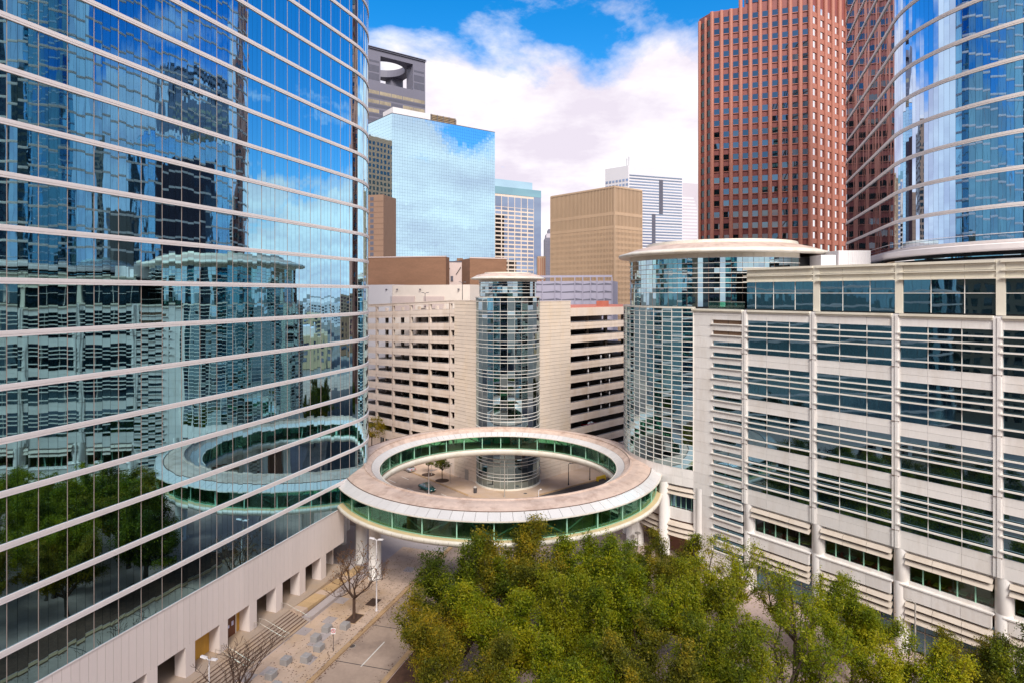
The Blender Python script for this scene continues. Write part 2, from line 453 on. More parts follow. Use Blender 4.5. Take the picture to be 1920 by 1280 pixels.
class MB:
    def __init__(s):
        s.v = []
        s.f = []
    def add(s, vs_, fs):
        n = len(s.v)
        s.v += [tuple(v) for v in vs_]
        s.f += [tuple(i + n for i in f) for f in fs]
        return s
    def hexa(s, p):        # 8 corners: bottom 0-3 (ccw), top 4-7
        return s.add(p, [(3, 2, 1, 0), (4, 5, 6, 7), (0, 1, 5, 4), (1, 2, 6, 5), (2, 3, 7, 6), (3, 0, 4, 7)])
    def box(s, x0, x1, y0, y1, z0, z1):
        return s.hexa([(x0, y0, z0), (x1, y0, z0), (x1, y1, z0), (x0, y1, z0), (x0, y0, z1), (x1, y0, z1), (x1, y1, z1), (x0, y1, z1)])
    def fbox(s, fr, t0, t1, n0, n1, z0, z1, dz=0.0):
        """box in a facade frame; dz lifts the t1 end"""
        P = fr.P
        return s.hexa([P(t0, n0, z0), P(t1, n0, z0 + dz), P(t1, n1, z0 + dz), P(t0, n1, z0),
                       P(t0, n0, z1), P(t1, n0, z1 + dz), P(t1, n1, z1 + dz), P(t0, n1, z1)])
    def quad(s, a, b, c, d):
        return s.add([a, b, c, d], [(0, 1, 2, 3)])
    def poly(s, pts, z0, z1):
        n = len(pts)
        vs_ = [(p[0], p[1], z0) for p in pts] + [(p[0], p[1], z1) for p in pts]
        fs = [tuple(range(n))[::-1], tuple(range(n, 2 * n))] + [(i, (i + 1) % n, (i + 1) % n + n, i + n) for i in range(n)]
        return s.add(vs_, fs)
    def tube(s, a, b, r0, r1=None, n=8, cap=True):
        r1 = r0 if r1 is None else r1
        a, b = Vector(a), Vector(b)
        d = (b - a).normalized()
        u = d.orthogonal().normalized()
        w = d.cross(u)
        vs_ = []
        for p, r in ((a, r0), (b, r1)):
            for i in range(n):
                t = 2 * math.pi * i / n
                vs_.append(p + u * (r * math.cos(t)) + w * (r * math.sin(t)))
        fs = [(i, (i + 1) % n, (i + 1) % n + n, i + n) for i in range(n)]
        if cap:
            fs += [tuple(range(n))[::-1], tuple(range(n, 2 * n))]
        return s.add(vs_, fs)
    def lathe(s, cx, cy, prof, n=48, a0=0.0, a1=2 * math.pi, closed_prof=False):
        full = abs(a1 - a0 - 2 * math.pi) < 1e-6
        m = n if full else n + 1
        vs_ = []
        for i in range(m):
            t = a0 + (a1 - a0) * i / n
            c, sn = math.cos(t), math.sin(t)
            for r, z in prof:
                vs_.append((cx + r * c, cy + r * sn, z))
        k = len(prof)
        fs = []
        for i in range(n):
            j = (i + 1) % m
            for q in range(k if closed_prof else k - 1):
                q2 = (q + 1) % k
                fs.append((i * k + q, j * k + q, j * k + q2, i * k + q2))
        if not full and closed_prof:
            fs.append(tuple(range(k))[::-1])
            fs.append(tuple(range(n * k, n * k + k)))
        return s.add(vs_, fs)
    def sweep(s, path, prof, closed=True):
        """path: [(x, y, nx, ny)], prof: closed list of (n, z)"""
        m = len(path)
        k = len(prof)
        vs_ = []
        for (x, y, nx, ny) in path:
            for n_, z in prof:
                vs_.append((x + nx * n_, y + ny * n_, z))
        fs = []
        for i in range(m if closed else m - 1):
            j = (i + 1) % m
            for q in range(k):
                q2 = (q + 1) % k
                fs.append((i * k + q, j * k + q, j * k + q2, i * k + q2))
        if not closed:
            fs.append(tuple(range(k))[::-1])
            fs.append(tuple(range((m - 1) * k, m * k)))
        return s.add(vs_, fs)
    def build(s, name, m, parent=None, smooth=False):
        b = base_of(parent)
        if b.length > 0:
            vv = [(v[0] - b.x, v[1] - b.y, v[2] - b.z) for v in s.v]
        else:
            vv = s.v
        me = mk_mesh(name, vv, s.f, m, smooth)
        o = bpy.data.objects.new(name, me)
        C.objects.link(o)
        if parent:
            o.parent = parent
        BASE[o.name] = b
        return o
class Fr:
    """vertical facade: t along, n outward"""
    def __init__(s, o, d, nrm):
        s.o, s.d, s.n = o, d, nrm
    def P(s, t, n, z):
        return (s.o[0] + s.d[0] * t + s.n[0] * n, s.o[1] + s.d[1] * t + s.n[1] * n, z)
def frame_lr(o, ang):
    """facade seen from the camera; ang = direction of +t, degrees clockwise from +Y; n is to the camera's side"""
    d = (math.sin(R(ang)), math.cos(R(ang)))
    n1 = (d[1], -d[0])
    mid = (o[0] + d[0] * 1.0, o[1] + d[1] * 1.0)
    if n1[0] * -mid[0] + n1[1] * -mid[1] < 0:
        n1 = (-n1[0], -n1[1])
    return Fr(o, d, n1)
def at(px, Y):
    return ((px - 960) / FPX * Y, Y)
def zat(py, Y):
    return CAMZ - (py - HOR) * Y / FPX
def gpt(px, py, z=0.0):
    Y = (CAMZ - z) * FPX / (py - HOR)
    return ((px - 960) / FPX * Y, Y)
def proj_area(c, w, h, n):
    x, y, z = c
    if y < 5:
        return 0
    u, v = 960 + FPX * x / y, HOR - FPX * (z - CAMZ) / y
    if not (-30 < u < 1950 and -40 < v < 1320):
        return 0
    dx, dy = -x, -y
    l = math.hypot(dx, dy)
    cs = (dx * n[0] + dy * n[1]) / l
    return max(0, cs) * w * h / (y * y) * (FPX ** 2)
UNIT = {}
def unit_box(key, w, d, h, m):
    """box mesh centred, width along X, depth along Y (front at -Y), height along Z"""
    k = (key, round(w, 3), round(d, 3), round(h, 3))
    if k not in UNIT:
        UNIT[k] = mk_mesh(key, MB().box(-w / 2, w / 2, -d / 2, d / 2, -h / 2, h / 2).v,
                          MB().box(0, 1, 0, 1, 0, 1).f, m)
    return UNIT[k]
def yaw_of(n):
    return math.atan2(n[0], -n[1])      # local -Y axis -> n
def glass_grid(root, cells, m, tilt=0.0025, nmax=300, name='pane', depth=0.03, gap=0.02, minarea=60):
    """cells: (centre, width, height, normal). The nmax that show largest become objects, the rest one joined part."""
    ar = [(proj_area(*c_), i) for i, c_ in enumerate(cells)]
    ar.sort(reverse=True)
    chosen = set(i for a, i in ar[:nmax] if a > minarea)
    rest = MB()
    for i, (c_, w, h, n) in enumerate(cells):
        mx = (Matrix.Translation(c_) @ Matrix.Rotation(yaw_of(n) + random.gauss(0, tilt), 4, 'Z')
              @ Matrix.Rotation(random.gauss(0, tilt), 4, 'X'))
        if i in chosen:
            inst(name, unit_box(root.name + '_' + name, round(w - gap, 2), depth, round(h - gap, 2), m), root, mx)
        else:
            a, b = (w - gap) / 2, (h - gap) / 2
            y = -depth / 2
            rest.quad(*[mx @ Vector(p) for p in ((-a, y, -b), (a, y, -b), (a, y, b), (-a, y, b))])
    if rest.f:
        o = rest.build('panes', m, root)
        o['kind'] = 'stuff'
def struct(mb, name, m, **k):
    o = mb.build(name, m)
    o['kind'] = 'structure'
    return o

# ================================================================== SETTING: ground, roads, pavements
struct(MB().add([(-6000, -6000, -0.35), (6000, -6000, -0.35), (6000, 8000, -0.35), (-6000, 8000, -0.35)], [(0, 1, 2, 3)]), 'ground', MT['ground'])
LF = Fr((-30.0, 80.0), (0.3157, 0.9489), (0.9489, -0.3157))
road = struct(MB().add([(-150, -60, -0.15), (160, -60, -0.15), (160, 260, -0.15), (-150, 260, -0.15)], [(0, 1, 2, 3)]), 'road', MT['road'])
kd, kn = (0.79, 0.613), (0.613, -0.79)
street = MB()
q = [(5.0 + kd[0] * a + kn[0] * b, 127.8 + kd[1] * a + kn[1] * b, -0.146) for a, b in ((-6, 0.3), (140, 0.3), (140, 13), (-2, 13))]
street.add(q, [(3, 2, 1, 0)])
struct(street, 'street', MT['asphalt'])
# road paint
mk = MB()
for a in range(-60, 16, 9):
    c = 15.6
    for t0 in (a,):
        p = [LF.P(t0, c - 0.07, -0.146), LF.P(t0 + 5.2, c - 0.07, -0.146), LF.P(t0 + 5.2, c + 0.07, -0.146), LF.P(t0, c + 0.07, -0.146)]
        mk.add(p, [(3, 2, 1, 0)])
cd, cn_ = (-0.655, 0.756), (-0.756, -0.655)       # cross street beside the garage
for off in (3.4, 6.8, 10.2):
    for a in range(2, 90, 8):
        o0 = (-9.1 + cn_[0] * off, 127.8 + cn_[1] * off)
        p = [(o0[0] + cd[0] * (a + e) + cn_[0] * w, o0[1] + cd[1] * (a + e) + cn_[1] * w, -0.145) for e, w in ((0, -.07), (3, -.07), (3, .07), (0, .07))]
        mk.add(p, [(3, 2, 1, 0)])
struct(mk, 'road_markings', MT['paint'])
# concrete joints across the road: narrow dark sealed strips
jt = MB()
for a in range(-30, 26, 8):
    p = [LF.P(a, 12.15, -0.1465), LF.P(a + 0.13, 12.15, -0.1465), LF.P(a + 0.51, 19.2, -0.1465), LF.P(a + 0.38, 19.2, -0.1465)]
    jt.add(p, [(3, 2, 1, 0)])
struct(jt, 'road_joints', MT['asphalt'])
# pavement beside the left tower
pav = struct(MB().fbox(LF, -75, 30, -30, 11.55, -0.3, -0.012), 'pavement', MT['slabgrey'])
def slabs(parent, s0, s1, n0, n1, ds, dn, m, mgrey=None, z=0.0, frame=LF, pg=0.0):
    me = {}
    s = s0
    while s < s1 - 0.1:
        n = n0
        while n < n1 - 0.1:
            mm = mgrey if (mgrey and random.random() < pg) else m
            b = unit_box('paving_slab_' + mm.name, ds - 0.025, dn - 0.025, 0.05, mm)
            c_ = frame.P(s + ds / 2, n + dn / 2, z - 0.025 + random.uniform(-.004, .004))
            yaw = math.atan2(frame.d[1], frame.d[0])
            inst('paving_slab', b, parent, Matrix.Translation(c_) @ Matrix.Rotation(yaw, 4, 'Z'))
            n += dn
        s += ds
slabs(pav, -24, 24.5, 4.35, 11.5, 1.62, 1.43, MT['slab'], MT['slabgrey'], pg=0.07)
def kerb_run(parent, frame, s0, s1, n, w, step, z0=-0.3, z1=0.005):
    k = 0
    s = s0
    while s < s1 - 0.01:
        b = unit_box('kerb_stone', step - 0.02, w, z1 - z0, MT['kerb'])
        yaw = math.atan2(frame.d[1], frame.d[0])
        inst('kerb_stone', b, parent, Matrix.Translation(frame.P(s + step / 2, n, (z0 + z1) / 2)) @ Matrix.Rotation(yaw, 4, 'Z'))
        s += step
kerb_run(pav, LF, -27, 27, 11.88, 0.62, 3.0)
# plaza with the oaks
plz = MB().poly([LF.P(-90, 19.9, 0)[:2], LF.P(16, 19.9, 0)[:2], (-2.2, 92.4), (9.0, 100.5), (16.5, 108.5), (24, 119), (42, 134), (120, 150), (150, -30), (10, -60)][::-1], -0.3, 0.0)
plz = struct(plz, 'plaza', MT['plaza'])
kerb_run(plz, LF, -27, 16, 19.55, 0.6, 3.0)
ml = MB()
pts = [LF.P(s, n, 0)[:2] for s, n in ((-80, 20.0), (14, 20.0), (15, 21.5), (12, 25), (0, 26.2), (-12, 25.4), (-30, 26), (-80, 27))]
ml.poly(pts, -0.1, 0.03)
struct(ml, 'planting_bed', MT['mulch'])
# pavement round the garage corner
gp = MB().poly([(-75, 206), (-9.1 + cd[0] * 4, 127.8 + cd[1] * 4), (-9.1, 127.8), (-5.6, 125.0), (-2, 123.8), (1.6, 124.4), (5.2, 127.8),
                (5.2 + kd[0] * 90, 127.8 + kd[1] * 90), (90, 240), (-75, 240)][::-1], -0.3, 0.0)
gpv = struct(gp, 'corner_pavement', MT['slab'])
GLk = Fr((-9.1, 127.8), cd, cn_)
kerb_run(gpv, GLk, 0.2, 60, -0.15, 0.4, 3.0, z1=0.012)
GRk = Fr((5.2, 127.8), kd, kn)
kerb_run(gpv, GRk, 0.2, 50, -0.15, 0.4, 3.0, z1=0.012)

# ================================================================== slab towers with rounded ends
def stadium(frame, L, rad, pitch, s0=0.0):
    """closed outline: flat side along the frame from s0 to L, half circle, back side, half circle"""
    cols = []
    def push(p0, p1, n):
        cols.append((p0, p1, n))
    def flat(a, b, nn, sgn):
        k = max(1, round(abs(b - a) / pitch))
        for i in range(k):
            p0 = frame.P(a + (b - a) * i / k, nn, 0)[:2]
            p1 = frame.P(a + (b - a) * (i + 1) / k, nn, 0)[:2]
            push(p0, p1, (frame.n[0] * sgn, frame.n[1] * sgn))
    def arc(sc, a0, a1):
        k = max(3, round(math.pi * rad / pitch))
        for i in range(k):
            t0 = a0 + (a1 - a0) * i / k
            t1 = a0 + (a1 - a0) * (i + 1) / k
            f = lambda t: frame.P(sc + rad * math.sin(t), -rad + rad * math.cos(t), 0)[:2]
            tm = (t0 + t1) / 2
            nx = frame.d[0] * math.sin(tm) + frame.n[0] * math.cos(tm)
            ny = frame.d[1] * math.sin(tm) + frame.n[1] * math.cos(tm)
            push(f(t0), f(t1), (nx, ny))
    flat(s0, L, 0, 1)
    arc(L, 0, math.pi)
    flat(L, s0, -2 * rad, -1)
    arc(s0, math.pi, 2 * math.pi)
    return cols
def path_of(cols):
    n = len(cols)
    out_ = []
    for i in range(n):
        a, b = cols[i - 1][2], cols[i][2]
        nx, ny = a[0] + b[0], a[1] + b[1]
        l = math.hypot(nx, ny)
        out_.append((*cols[i][0], nx / l, ny / l))
    return out_
def slab_tower(root, cols, zb, pitch_z, k0, k1, gl, zbot, tilt, major=3):
    path = path_of(cols)
    coarse = path[::2]
    prof0 = [(-0.10, zbot), (-0.10, zb + pitch_z * k1), (-0.5, zb + pitch_z * k1), (-0.5, zbot)]
    MB().sweep(coarse, prof0[::-1]).build('core_wall', MT['dark'], root)
    cells = []
    for k in range(k0, k1):
        z0 = zb + pitch_z * k + 0.22
        z1 = zb + pitch_z * (k + 1) - 0.22
        if k == k0:
            z0 = zbot + 0.03
        for i, (a, b, n) in enumerate(cols):
            w = math.hypot(b[0] - a[0], b[1] - a[1])
            cells.append((((a[0] + b[0]) / 2, (a[1] + b[1]) / 2, (z0 + z1) / 2), round(w, 2), round(z1 - z0, 2), n))
    glass_grid(root, cells, gl, tilt=tilt)
    for k in range(k0, k1 + 1):
        z = zb + pitch_z * k
        if k == k0:
            continue
        pr = [(-0.08, z - 0.25), (0.16, z - 0.25), (0.16, z - 0.11), (0.11, z - 0.10), (0.11, z - 0.07), (0.16, z - 0.06), (0.16, z + 0.23), (0.12, z + 0.25), (-0.08, z + 0.25)]
        MB().sweep(path, pr).build('spandrel_band', MT['band'], root)
    mu = MB()
    for i, (x, y, nx, ny) in enumerate(path):
        if not major or i % major:
            continue
        for k in range(k0, k1):
            z0 = zb + pitch_z * k + 0.22 if k > k0 else zbot
            z1 = zb + pitch_z * (k + 1) - 0.22
            tx, ty = -ny, nx
            w, d = 0.02, 0.045
            mu.add([(x + tx * w + nx * 0.0, y + ty * w + ny * 0.0, z0), (x + tx * w + nx * d, y + ty * w + ny * d, z0), (x - tx * w + nx * d, y - ty * w + ny * d, z0), (x - tx * w, y - ty * w, z0),
                    (x + tx * w, y + ty * w, z1), (x + tx * w + nx * d, y + ty * w + ny * d, z1), (x - tx * w + nx * d, y - ty * w + ny * d, z1), (x - tx * w, y - ty * w, z1)],
                   [(0, 1, 5, 4), (1, 2, 6, 5), (2, 3, 7, 6)])
    if mu.f:
        o = mu.build('mullions', MT['mull'], root)
        o['kind'] = 'stuff'
    # roof
    MB().poly([(p[0], p[1]) for p in coarse], zb + pitch_z * k1 - 0.4, zb + pitch_z * k1 - 0.1).build('roof', MT['unit'], root)

# ------------------------------------------------------------------ left tower
LT = thing('glass_tower', 'tall blue mirror glass tower with pale bands and rounded end at the left', 'tower', (-30, 80, 0))
colsL = stadium(LF, 16.3, 16.0, 0.80, -47.2)
slab_tower(LT, colsL, 43.0, 4.22, -8, 29, MT['glassL'], 9.62, 0.0022)
pthL = path_of(colsL)
MB().poly([(p[0] - p[2] * 0.05, p[1] - p[3] * 0.05) for p in pthL[::2]], 9.3, 9.6).build('soffit', MT['wallwhite'], LT)
# base wall of white panels
bw = 0.8
s = -50.0
while s < 13.5:
    major = (round((s + 50) / bw) % 3 == 0)
    me = unit_box('wall_panel', bw - (0.03), 0.25, 5.28, MT['wallwhite'])
    inst('wall_panel', me, LT, Matrix.Translation(LF.P(s + bw / 2, -0.1, 6.94)) @ Matrix.Rotation(yaw_of(LF.n), 4, 'Z'))
    s += bw
MB().fbox(LF, -50, 13.55, -1.4, -0.26, 4.32, 9.29).build('base_wall_core', MT['wallwhite'], LT)
MB().fbox(LF, -50, 13.6, -0.2, 0.09, 9.585, 9.70).build('base_wall_cap', MT['band'], LT)
MB().fbox(LF, -50, 13.5, -8.0, -1.45, 4.5, 4.7).build('porch_ceiling', MT['slabgrey'], LT)
for k in range(-10, 3):
    sc = -0.55 + 4.72 * k
    m = MB()
    m.fbox(LF, sc - 0.62, sc + 0.62, -1.5, 0.02, 1.0, 4.32)
    m.build('pier', MT['wallwhite'], LT)
MB().fbox(LF, -50, 13.5, -8.3, -8.0, 0.9, 4.6).build('porch_wall', MT['glassDark'], LT)
fr_ = MB()
for i in range(-50, 13, 2):
    fr_.fbox(LF, i, i + 0.12, -8.0, -7.85, 1.0, 4.5)
fr_.fbox(LF, -50, 13, -8.0, -7.86, 3.3, 3.42)
fr_.build('shopfront_frame', MT['poledark'], LT)
# boarded openings between the piers
for (a, b, dr) in ((-8.4, -5.75, True), (-13.3, -10.6, False)):
    bd = MB().fbox(LF, a, b, -1.66, -1.52, 1.0, 4.3).build('plywood_boarding', MT['ply'], LT)
    if dr:
        MB().fbox(LF, a + 0.12, a + 1.75, -1.5, -1.42, 1.0, 3.35).build('door', MT['door'], bd)
        f = MB()
        f.fbox(LF, a, a + 0.1, -1.5, -1.38, 1.0, 3.45)
        f.fbox(LF, a + 1.77, a + 1.87, -1.5, -1.38, 1.0, 3.45)
        f.fbox(LF, a + 0.1, a + 1.77, -1.5, -1.38, 3.36, 3.46)
        f.build('door_frame', MT['whitebar'], bd)
        for (p0, p1, z0, z1) in ((a + 0.3, a + 0.78, 2.15, 2.5), (a + 1.12, a + 1.45, 2.2, 2.72)):
            MB().fbox(LF, p0, p1, -1.415, -1.405, z0, z1).build('notice', MT['paper'], bd)
        bdw = MB()
    else:
        for j in range(1, 4):
            pass
# recess wall and columns under the rounded end
MB().fbox(LF, 13.3, 34, -12.3, -12.0, 0.0, 9.3).build('recess_wall', MT['wallwhite'], LT)
MB().fbox(LF, 13.2, 13.5, -12.0, -1.5, 0.0, 9.3).build('return_wall', MT['wallwhite'], LT)
for (s_, n_) in ((16.5, -4.5), (22.5, -6.0), (28, -9)):
    p = LF.P(s_, n_, 0)
    MB().lathe(p[0], p[1], [(0.75, 0), (0.75, 9.3)], 20).build('column', MT['white'], LT, True)

# steps, ramp, rails in front of it
ST = thing('entrance_steps', 'long flight of worn stone steps along the base of the left tower', 'steps', LF.P(-20, 3, 0))
MB().fbox(LF, -60, 13.5, -8.0, 1.2, -0.2, 1.0).build('landing', MT['step'], ST)
for i in range(7):
    n0 = 1.2 + 0.43 * i
    MB().fbox(LF, -60, 0.0, n0, n0 + 0.43 + 0.02, -0.05, 1.0 - 0.143 * (i + 1)).build('step', MT['step'], ST)
    MB().fbox(LF, -60, -0.01, n0 + 0.37, n0 + 0.455, 1.0 - 0.143 * (i + 1) - 0.05, 1.0 - 0.143 * (i + 1) + 0.006).build('nosing', MT['seam'], ST)
RP = thing('access_ramp', 'yellowish sloping ramp beside the steps, running toward the ring', 'ramp', LF.P(8, 2, 0))
for i in range(12):
    a, b = 0.05 + i * 1.3, 0.05 + i * 1.3 + 1.27
    z = lambda s_: 1.0 - 0.8 * max(0, s_ - 0.05) / 15.6
    m = MB()
    m.fbox(LF, a, b, 1.22, 3.0, z(a) - 0.6, z(a), dz=z(b) - z(a))
    m.build('ramp_slab', MT['ramp'] if i % 4 else MT['slab'], RP)
MB().fbox(LF, 0.05, 15.7, 3.02, 4.3, -0.05, 0.42).build('low_wall', MT['slabgrey'], RP)
MB().fbox(LF, 0.1, 15.7, 3.05, 3.12, 0.42, 0.46).build('wall_edge', MT['seam'], RP)
def handrail(sc, label, twin):
    t = thing('handrail', label, 'handrail', LF.P(sc, 2.5, 0), 'steel handrails on the tower steps')
    for off in ((-0.45, 0.45) if twin else (0,)):
        m = MB()
        pts = [LF.P(sc + off, 0.2, 1.95), LF.P(sc + off, 1.1, 1.95), LF.P(sc + off, 4.2, 0.95), LF.P(sc + off, 4.75, 0.95)]
        for a, b in zip(pts, pts[1:]):
            m.tube(a, b, 0.035, n=6)
        m.build('rail', MT['steel'], t)
        for n_, z0, z1 in ((0.25, 1.0, 1.95), (4.7, 0.0, 0.95), (2.6, 0.5, 1.46)):
            MB().tube(LF.P(sc + off, n_, z0), LF.P(sc + off, n_, z1), 0.03, n=6).build('post', MT['steel'], t)
    if twin:
        MB().tube(LF.P(sc - 0.45, 4.75, 0.95), LF.P(sc + 0.45, 4.75, 0.95), 0.035, n=6).build('end_bar', MT['steel'], t)
handrail(-0.4, 'single steel handrail at the far end of the steps beside the ramp', False)
handrail(-4.9, 'twin steel handrail descending the steps beside the boarded door', True)
handrail(-11.0, 'twin steel handrail on the steps behind the bare twigs', True)
# granite blocks
blk = [(gpt(536, 1243), 'grey granite block fourth from the camera end of its row'), (gpt(508, 1270), 'grey granite block third from the camera end, by the bare twigs'),
       (gpt(574, 1238), 'grey granite block beside the pale kerb strip'), (gpt(598, 1218), 'grey granite block in the middle of the row, outer line'),
       (gpt(592, 1200), 'grey granite block in the middle of the row, inner line'), (gpt(613, 1182), 'grey granite block second nearest the bare orange-leaved tree'),
       (gpt(647, 1177), 'grey granite block right against the tree pit'), (gpt(517, 1292), 'grey granite block cut by the bottom edge of the picture')]
for p, lab in blk:
    t = thing('granite_block', lab, 'granite block', (p[0], p[1], 0), 'granite seat blocks on the pavement')
    yaw = math.atan2(LF.d[1], LF.d[0])
    m = MB()
    w = 0.47
    prof = [(-w, -w), (w, -w), (w, w), (-w, w)]
    c, sn = math.cos(yaw), math.sin(yaw)
    def ring(k, z):
        return [(p[0] + (a * c - b * sn) * k, p[1] + (a * sn + b * c) * k, z) for a, b in prof]
    vs_ = ring(1, 0) + ring(1, 0.66) + ring(0.94, 0.70)
    m.add(vs_, [(3, 2, 1, 0)] + [(i + 4 * j, (i + 1) % 4 + 4 * j, (i + 1) % 4 + 4 * j + 4, i + 4 * j + 4) for j in (0, 1) for i in range(4)] + [(8, 9, 10, 11)])
    m.build('block', MT['granite'], t)
    MB().lathe(p[0], p[1], [(0.0, 0.712), (0.10, 0.712), (0.13, 0.70)], 10).build('lifting_mark', MT['slabgrey'], t)
# no parking sign
sp = gpt(625, 1220)
SG = thing('street_sign', 'small round red and white prohibition sign on a thin post at the kerb', 'sign', (sp[0], sp[1], 0))
MB().tube((sp[0], sp[1], 0), (sp[0], sp[1], 2.75), 0.035, n=6).build('post', MT['poledark'], SG)
pl = MB().box(sp[0] - 0.27, sp[0] + 0.27, sp[1] - 0.06, sp[1] - 0.04, 2.05, 2.75).build('plate', MT['signwhite'], SG)
rg = MB()
prof = []
for i in range(24):
    t0, t1 = 2 * math.pi * i / 24, 2 * math.pi * (i + 1) / 24
    f = lambda r, t: (sp[0] + r * math.cos(t), sp[1] - 0.068, 2.42 + r * math.sin(t))
    rg.quad(f(0.18, t0), f(0.25, t0), f(0.25, t1), f(0.18, t1))
rg.add([(sp[0] - 0.17, sp[1] - 0.07, 2.56), (sp[0] - 0.13, sp[1] - 0.07, 2.6), (sp[0] + 0.17, sp[1] - 0.07, 2.28), (sp[0] + 0.13, sp[1] - 0.07, 2.24)], [(0, 1, 2, 3)])
rg.build('prohibition_ring', MT['signred'], pl)
pm = MB()
y = sp[1] - 0.066
pm.box(sp[0] - 0.07, sp[0] - 0.03, y - 0.001, y, 2.30, 2.54)
pm.box(sp[0] - 0.03, sp[0] + 0.05, y - 0.001, y, 2.50, 2.54)
pm.box(sp[0] - 0.03, sp[0] + 0.05, y - 0.001, y, 2.41, 2.445)
pm.box(sp[0] + 0.05, sp[0] + 0.085, y - 0.001, y, 2.41, 2.54)
pm.build('symbol', MT['poledark'], pl)

# ------------------------------------------------------------------ street lamps
def lamp(p, h, label, m, heads, z0=0.0, group=None, r=0.10):
    t = thing('street_lamp', label, 'street lamp', (p[0], p[1], z0), group)
    MB().tube((p[0], p[1], z0), (p[0], p[1], z0 + h), r, r * 0.65, 10).build('pole', m, t)
    MB().tube((p[0], p[1], z0), (p[0], p[1], z0 + 0.35), r * 1.8, r * 1.4, 10).build('base', m, t)
    for a, ln in heads:
        d = (math.cos(a), math.sin(a))
        e = (p[0] + d[0] * ln, p[1] + d[1] * ln, z0 + h + 0.15)
        MB().tube((p[0], p[1], z0 + h - 0.1), (p[0] + d[0] * 0.35, p[1] + d[1] * 0.35, z0 + h + 0.1), r * 0.5, n=6).build('arm', m, t)
        w = 0.17
        nx, ny = -d[1] * w, d[0] * w
        a0 = (p[0] + d[0] * 0.3, p[1] + d[1] * 0.3)
        zz = z0 + h + 0.03
        hd = MB().hexa([(a0[0] - nx, a0[1] - ny, zz), (e[0] - nx, e[1] - ny, zz + .08), (e[0] + nx, e[1] + ny, zz + .08), (a0[0] + nx, a0[1] + ny, zz),
                   (a0[0] - nx * .7, a0[1] - ny * .7, zz + 0.15), (e[0] - nx * .7, e[1] - ny * .7, zz + .2), (e[0] + nx * .7, e[1] + ny * .7, zz + .2), (a0[0] + nx * .7, a0[1] + ny * .7, zz + 0.15)]).build('lamp_head', m, t)
        mid = ((a0[0] + e[0]) / 2, (a0[1] + e[1]) / 2)
        MB().hexa([(mid[0] - nx * .6 - d[0] * .25, mid[1] - ny * .6 - d[1] * .25, zz - .02), (mid[0] - nx * .6 + d[0] * .25, mid[1] - ny * .6 + d[1] * .25, zz + .0),
                   (mid[0] + nx * .6 + d[0] * .25, mid[1] + ny * .6 + d[1] * .25, zz + .0), (mid[0] + nx * .6 - d[0] * .25, mid[1] + ny * .6 - d[1] * .25, zz - .02),
                   (mid[0] - nx * .6 - d[0] * .25, mid[1] - ny * .6 - d[1] * .25, zz + .03), (mid[0] - nx * .6 + d[0] * .25, mid[1] - ny * .6 + d[1] * .25, zz + .05),
                   (mid[0] + nx * .6 + d[0] * .25, mid[1] + ny * .6 + d[1] * .25, zz + .05), (mid[0] + nx * .6 - d[0] * .25, mid[1] + ny * .6 - d[1] * .25, zz + .03)]).build('lens', MT['lens'], hd)
    return t
aL = math.atan2(LF.n[1], LF.n[0])
lamp(gpt(706, 1144), 9.4, 'tall white twin-headed street lamp by the bare orange-leaved tree', MT['polewhite'], [(aL, 1.0), (aL + math.pi, 1.0)])
lamp(gpt(392, 1330), 5.1, 'white twin-headed street lamp rising from the bottom edge over bare twigs', MT['polewhite'], [(aL, 1.0), (aL + math.pi, 1.0)])
lamp(gpt(946, 931), 9.4, 'slim grey lamp standing in front of the glass stair drum', MT['polegrey'], [(0.2, 0.8), (0.2 + math.pi, 0.8)])
lamp((gpt(804, 926)), 4.9, 'short grey lamp beside the teal car', MT['polewhite'], [(0.3, 1.8)])
lamp(gpt(1010, 940), 2.4, 'low grey post lamp on the far kerb inside the ring', MT['polewhite'], [(0.3, .5)])
lamp(gpt(1066, 908), 4.6, 'thin dark lamp post by the right garage wall', MT['poledark'], [(0.5, 0.5)])
lamp(gpt(1106, 899), 3.6, 'dark post lamp near the yellow barrier', MT['poledark'], [(0.5, 0.4)])
for px_i, py_i, lab in ((844, 905, 'thin post lamp between the small tree and the brown door'), (809, 889, 'thin post lamp behind the teal car near the trees')):
    lamp(gpt(px_i, py_i), 4.2, lab, MT['polegrey'], [(0.5, 0.4)], r=0.06)
# litter bin
bp_ = gpt(891, 923)
BN = thing('litter_bin', 'small brown litter bin on the corner pavement by the stair drum', 'litter bin', (bp_[0], bp_[1], 0))
MB().lathe(bp_[0], bp_[1], [(0.0, 0.0), (0.36, 0.0), (0.40, 1.1), (0.0, 1.12)], 14).build('body', MT['poledark'], BN)
MB().lathe(bp_[0], bp_[1], [(0.42, 1.12), (0.42, 1.2), (0.2, 1.42), (0, 1.45)], 14).build('lid', MT['polegrey'], BN)
# yellow barrier
bp_ = gpt(1127, 899)
YB = thing('barrier', 'bright yellow barrier on the kerb at the right inside the ring', 'barrier', (bp_[0], bp_[1], 0))
MB().fbox(Fr(bp_, kd, kn), -1.4, 1.4, -0.15, 0.15, 0.35, 0.95).build('panel', MT['yellowpaint'], YB)
for s_ in (-1.2, 1.2):
    MB().fbox(Fr(bp_, kd, kn), s_ - .1, s_ + .1, -0.35, 0.35, 0.0, 0.35).build('foot', MT['yellowpaint'], YB)

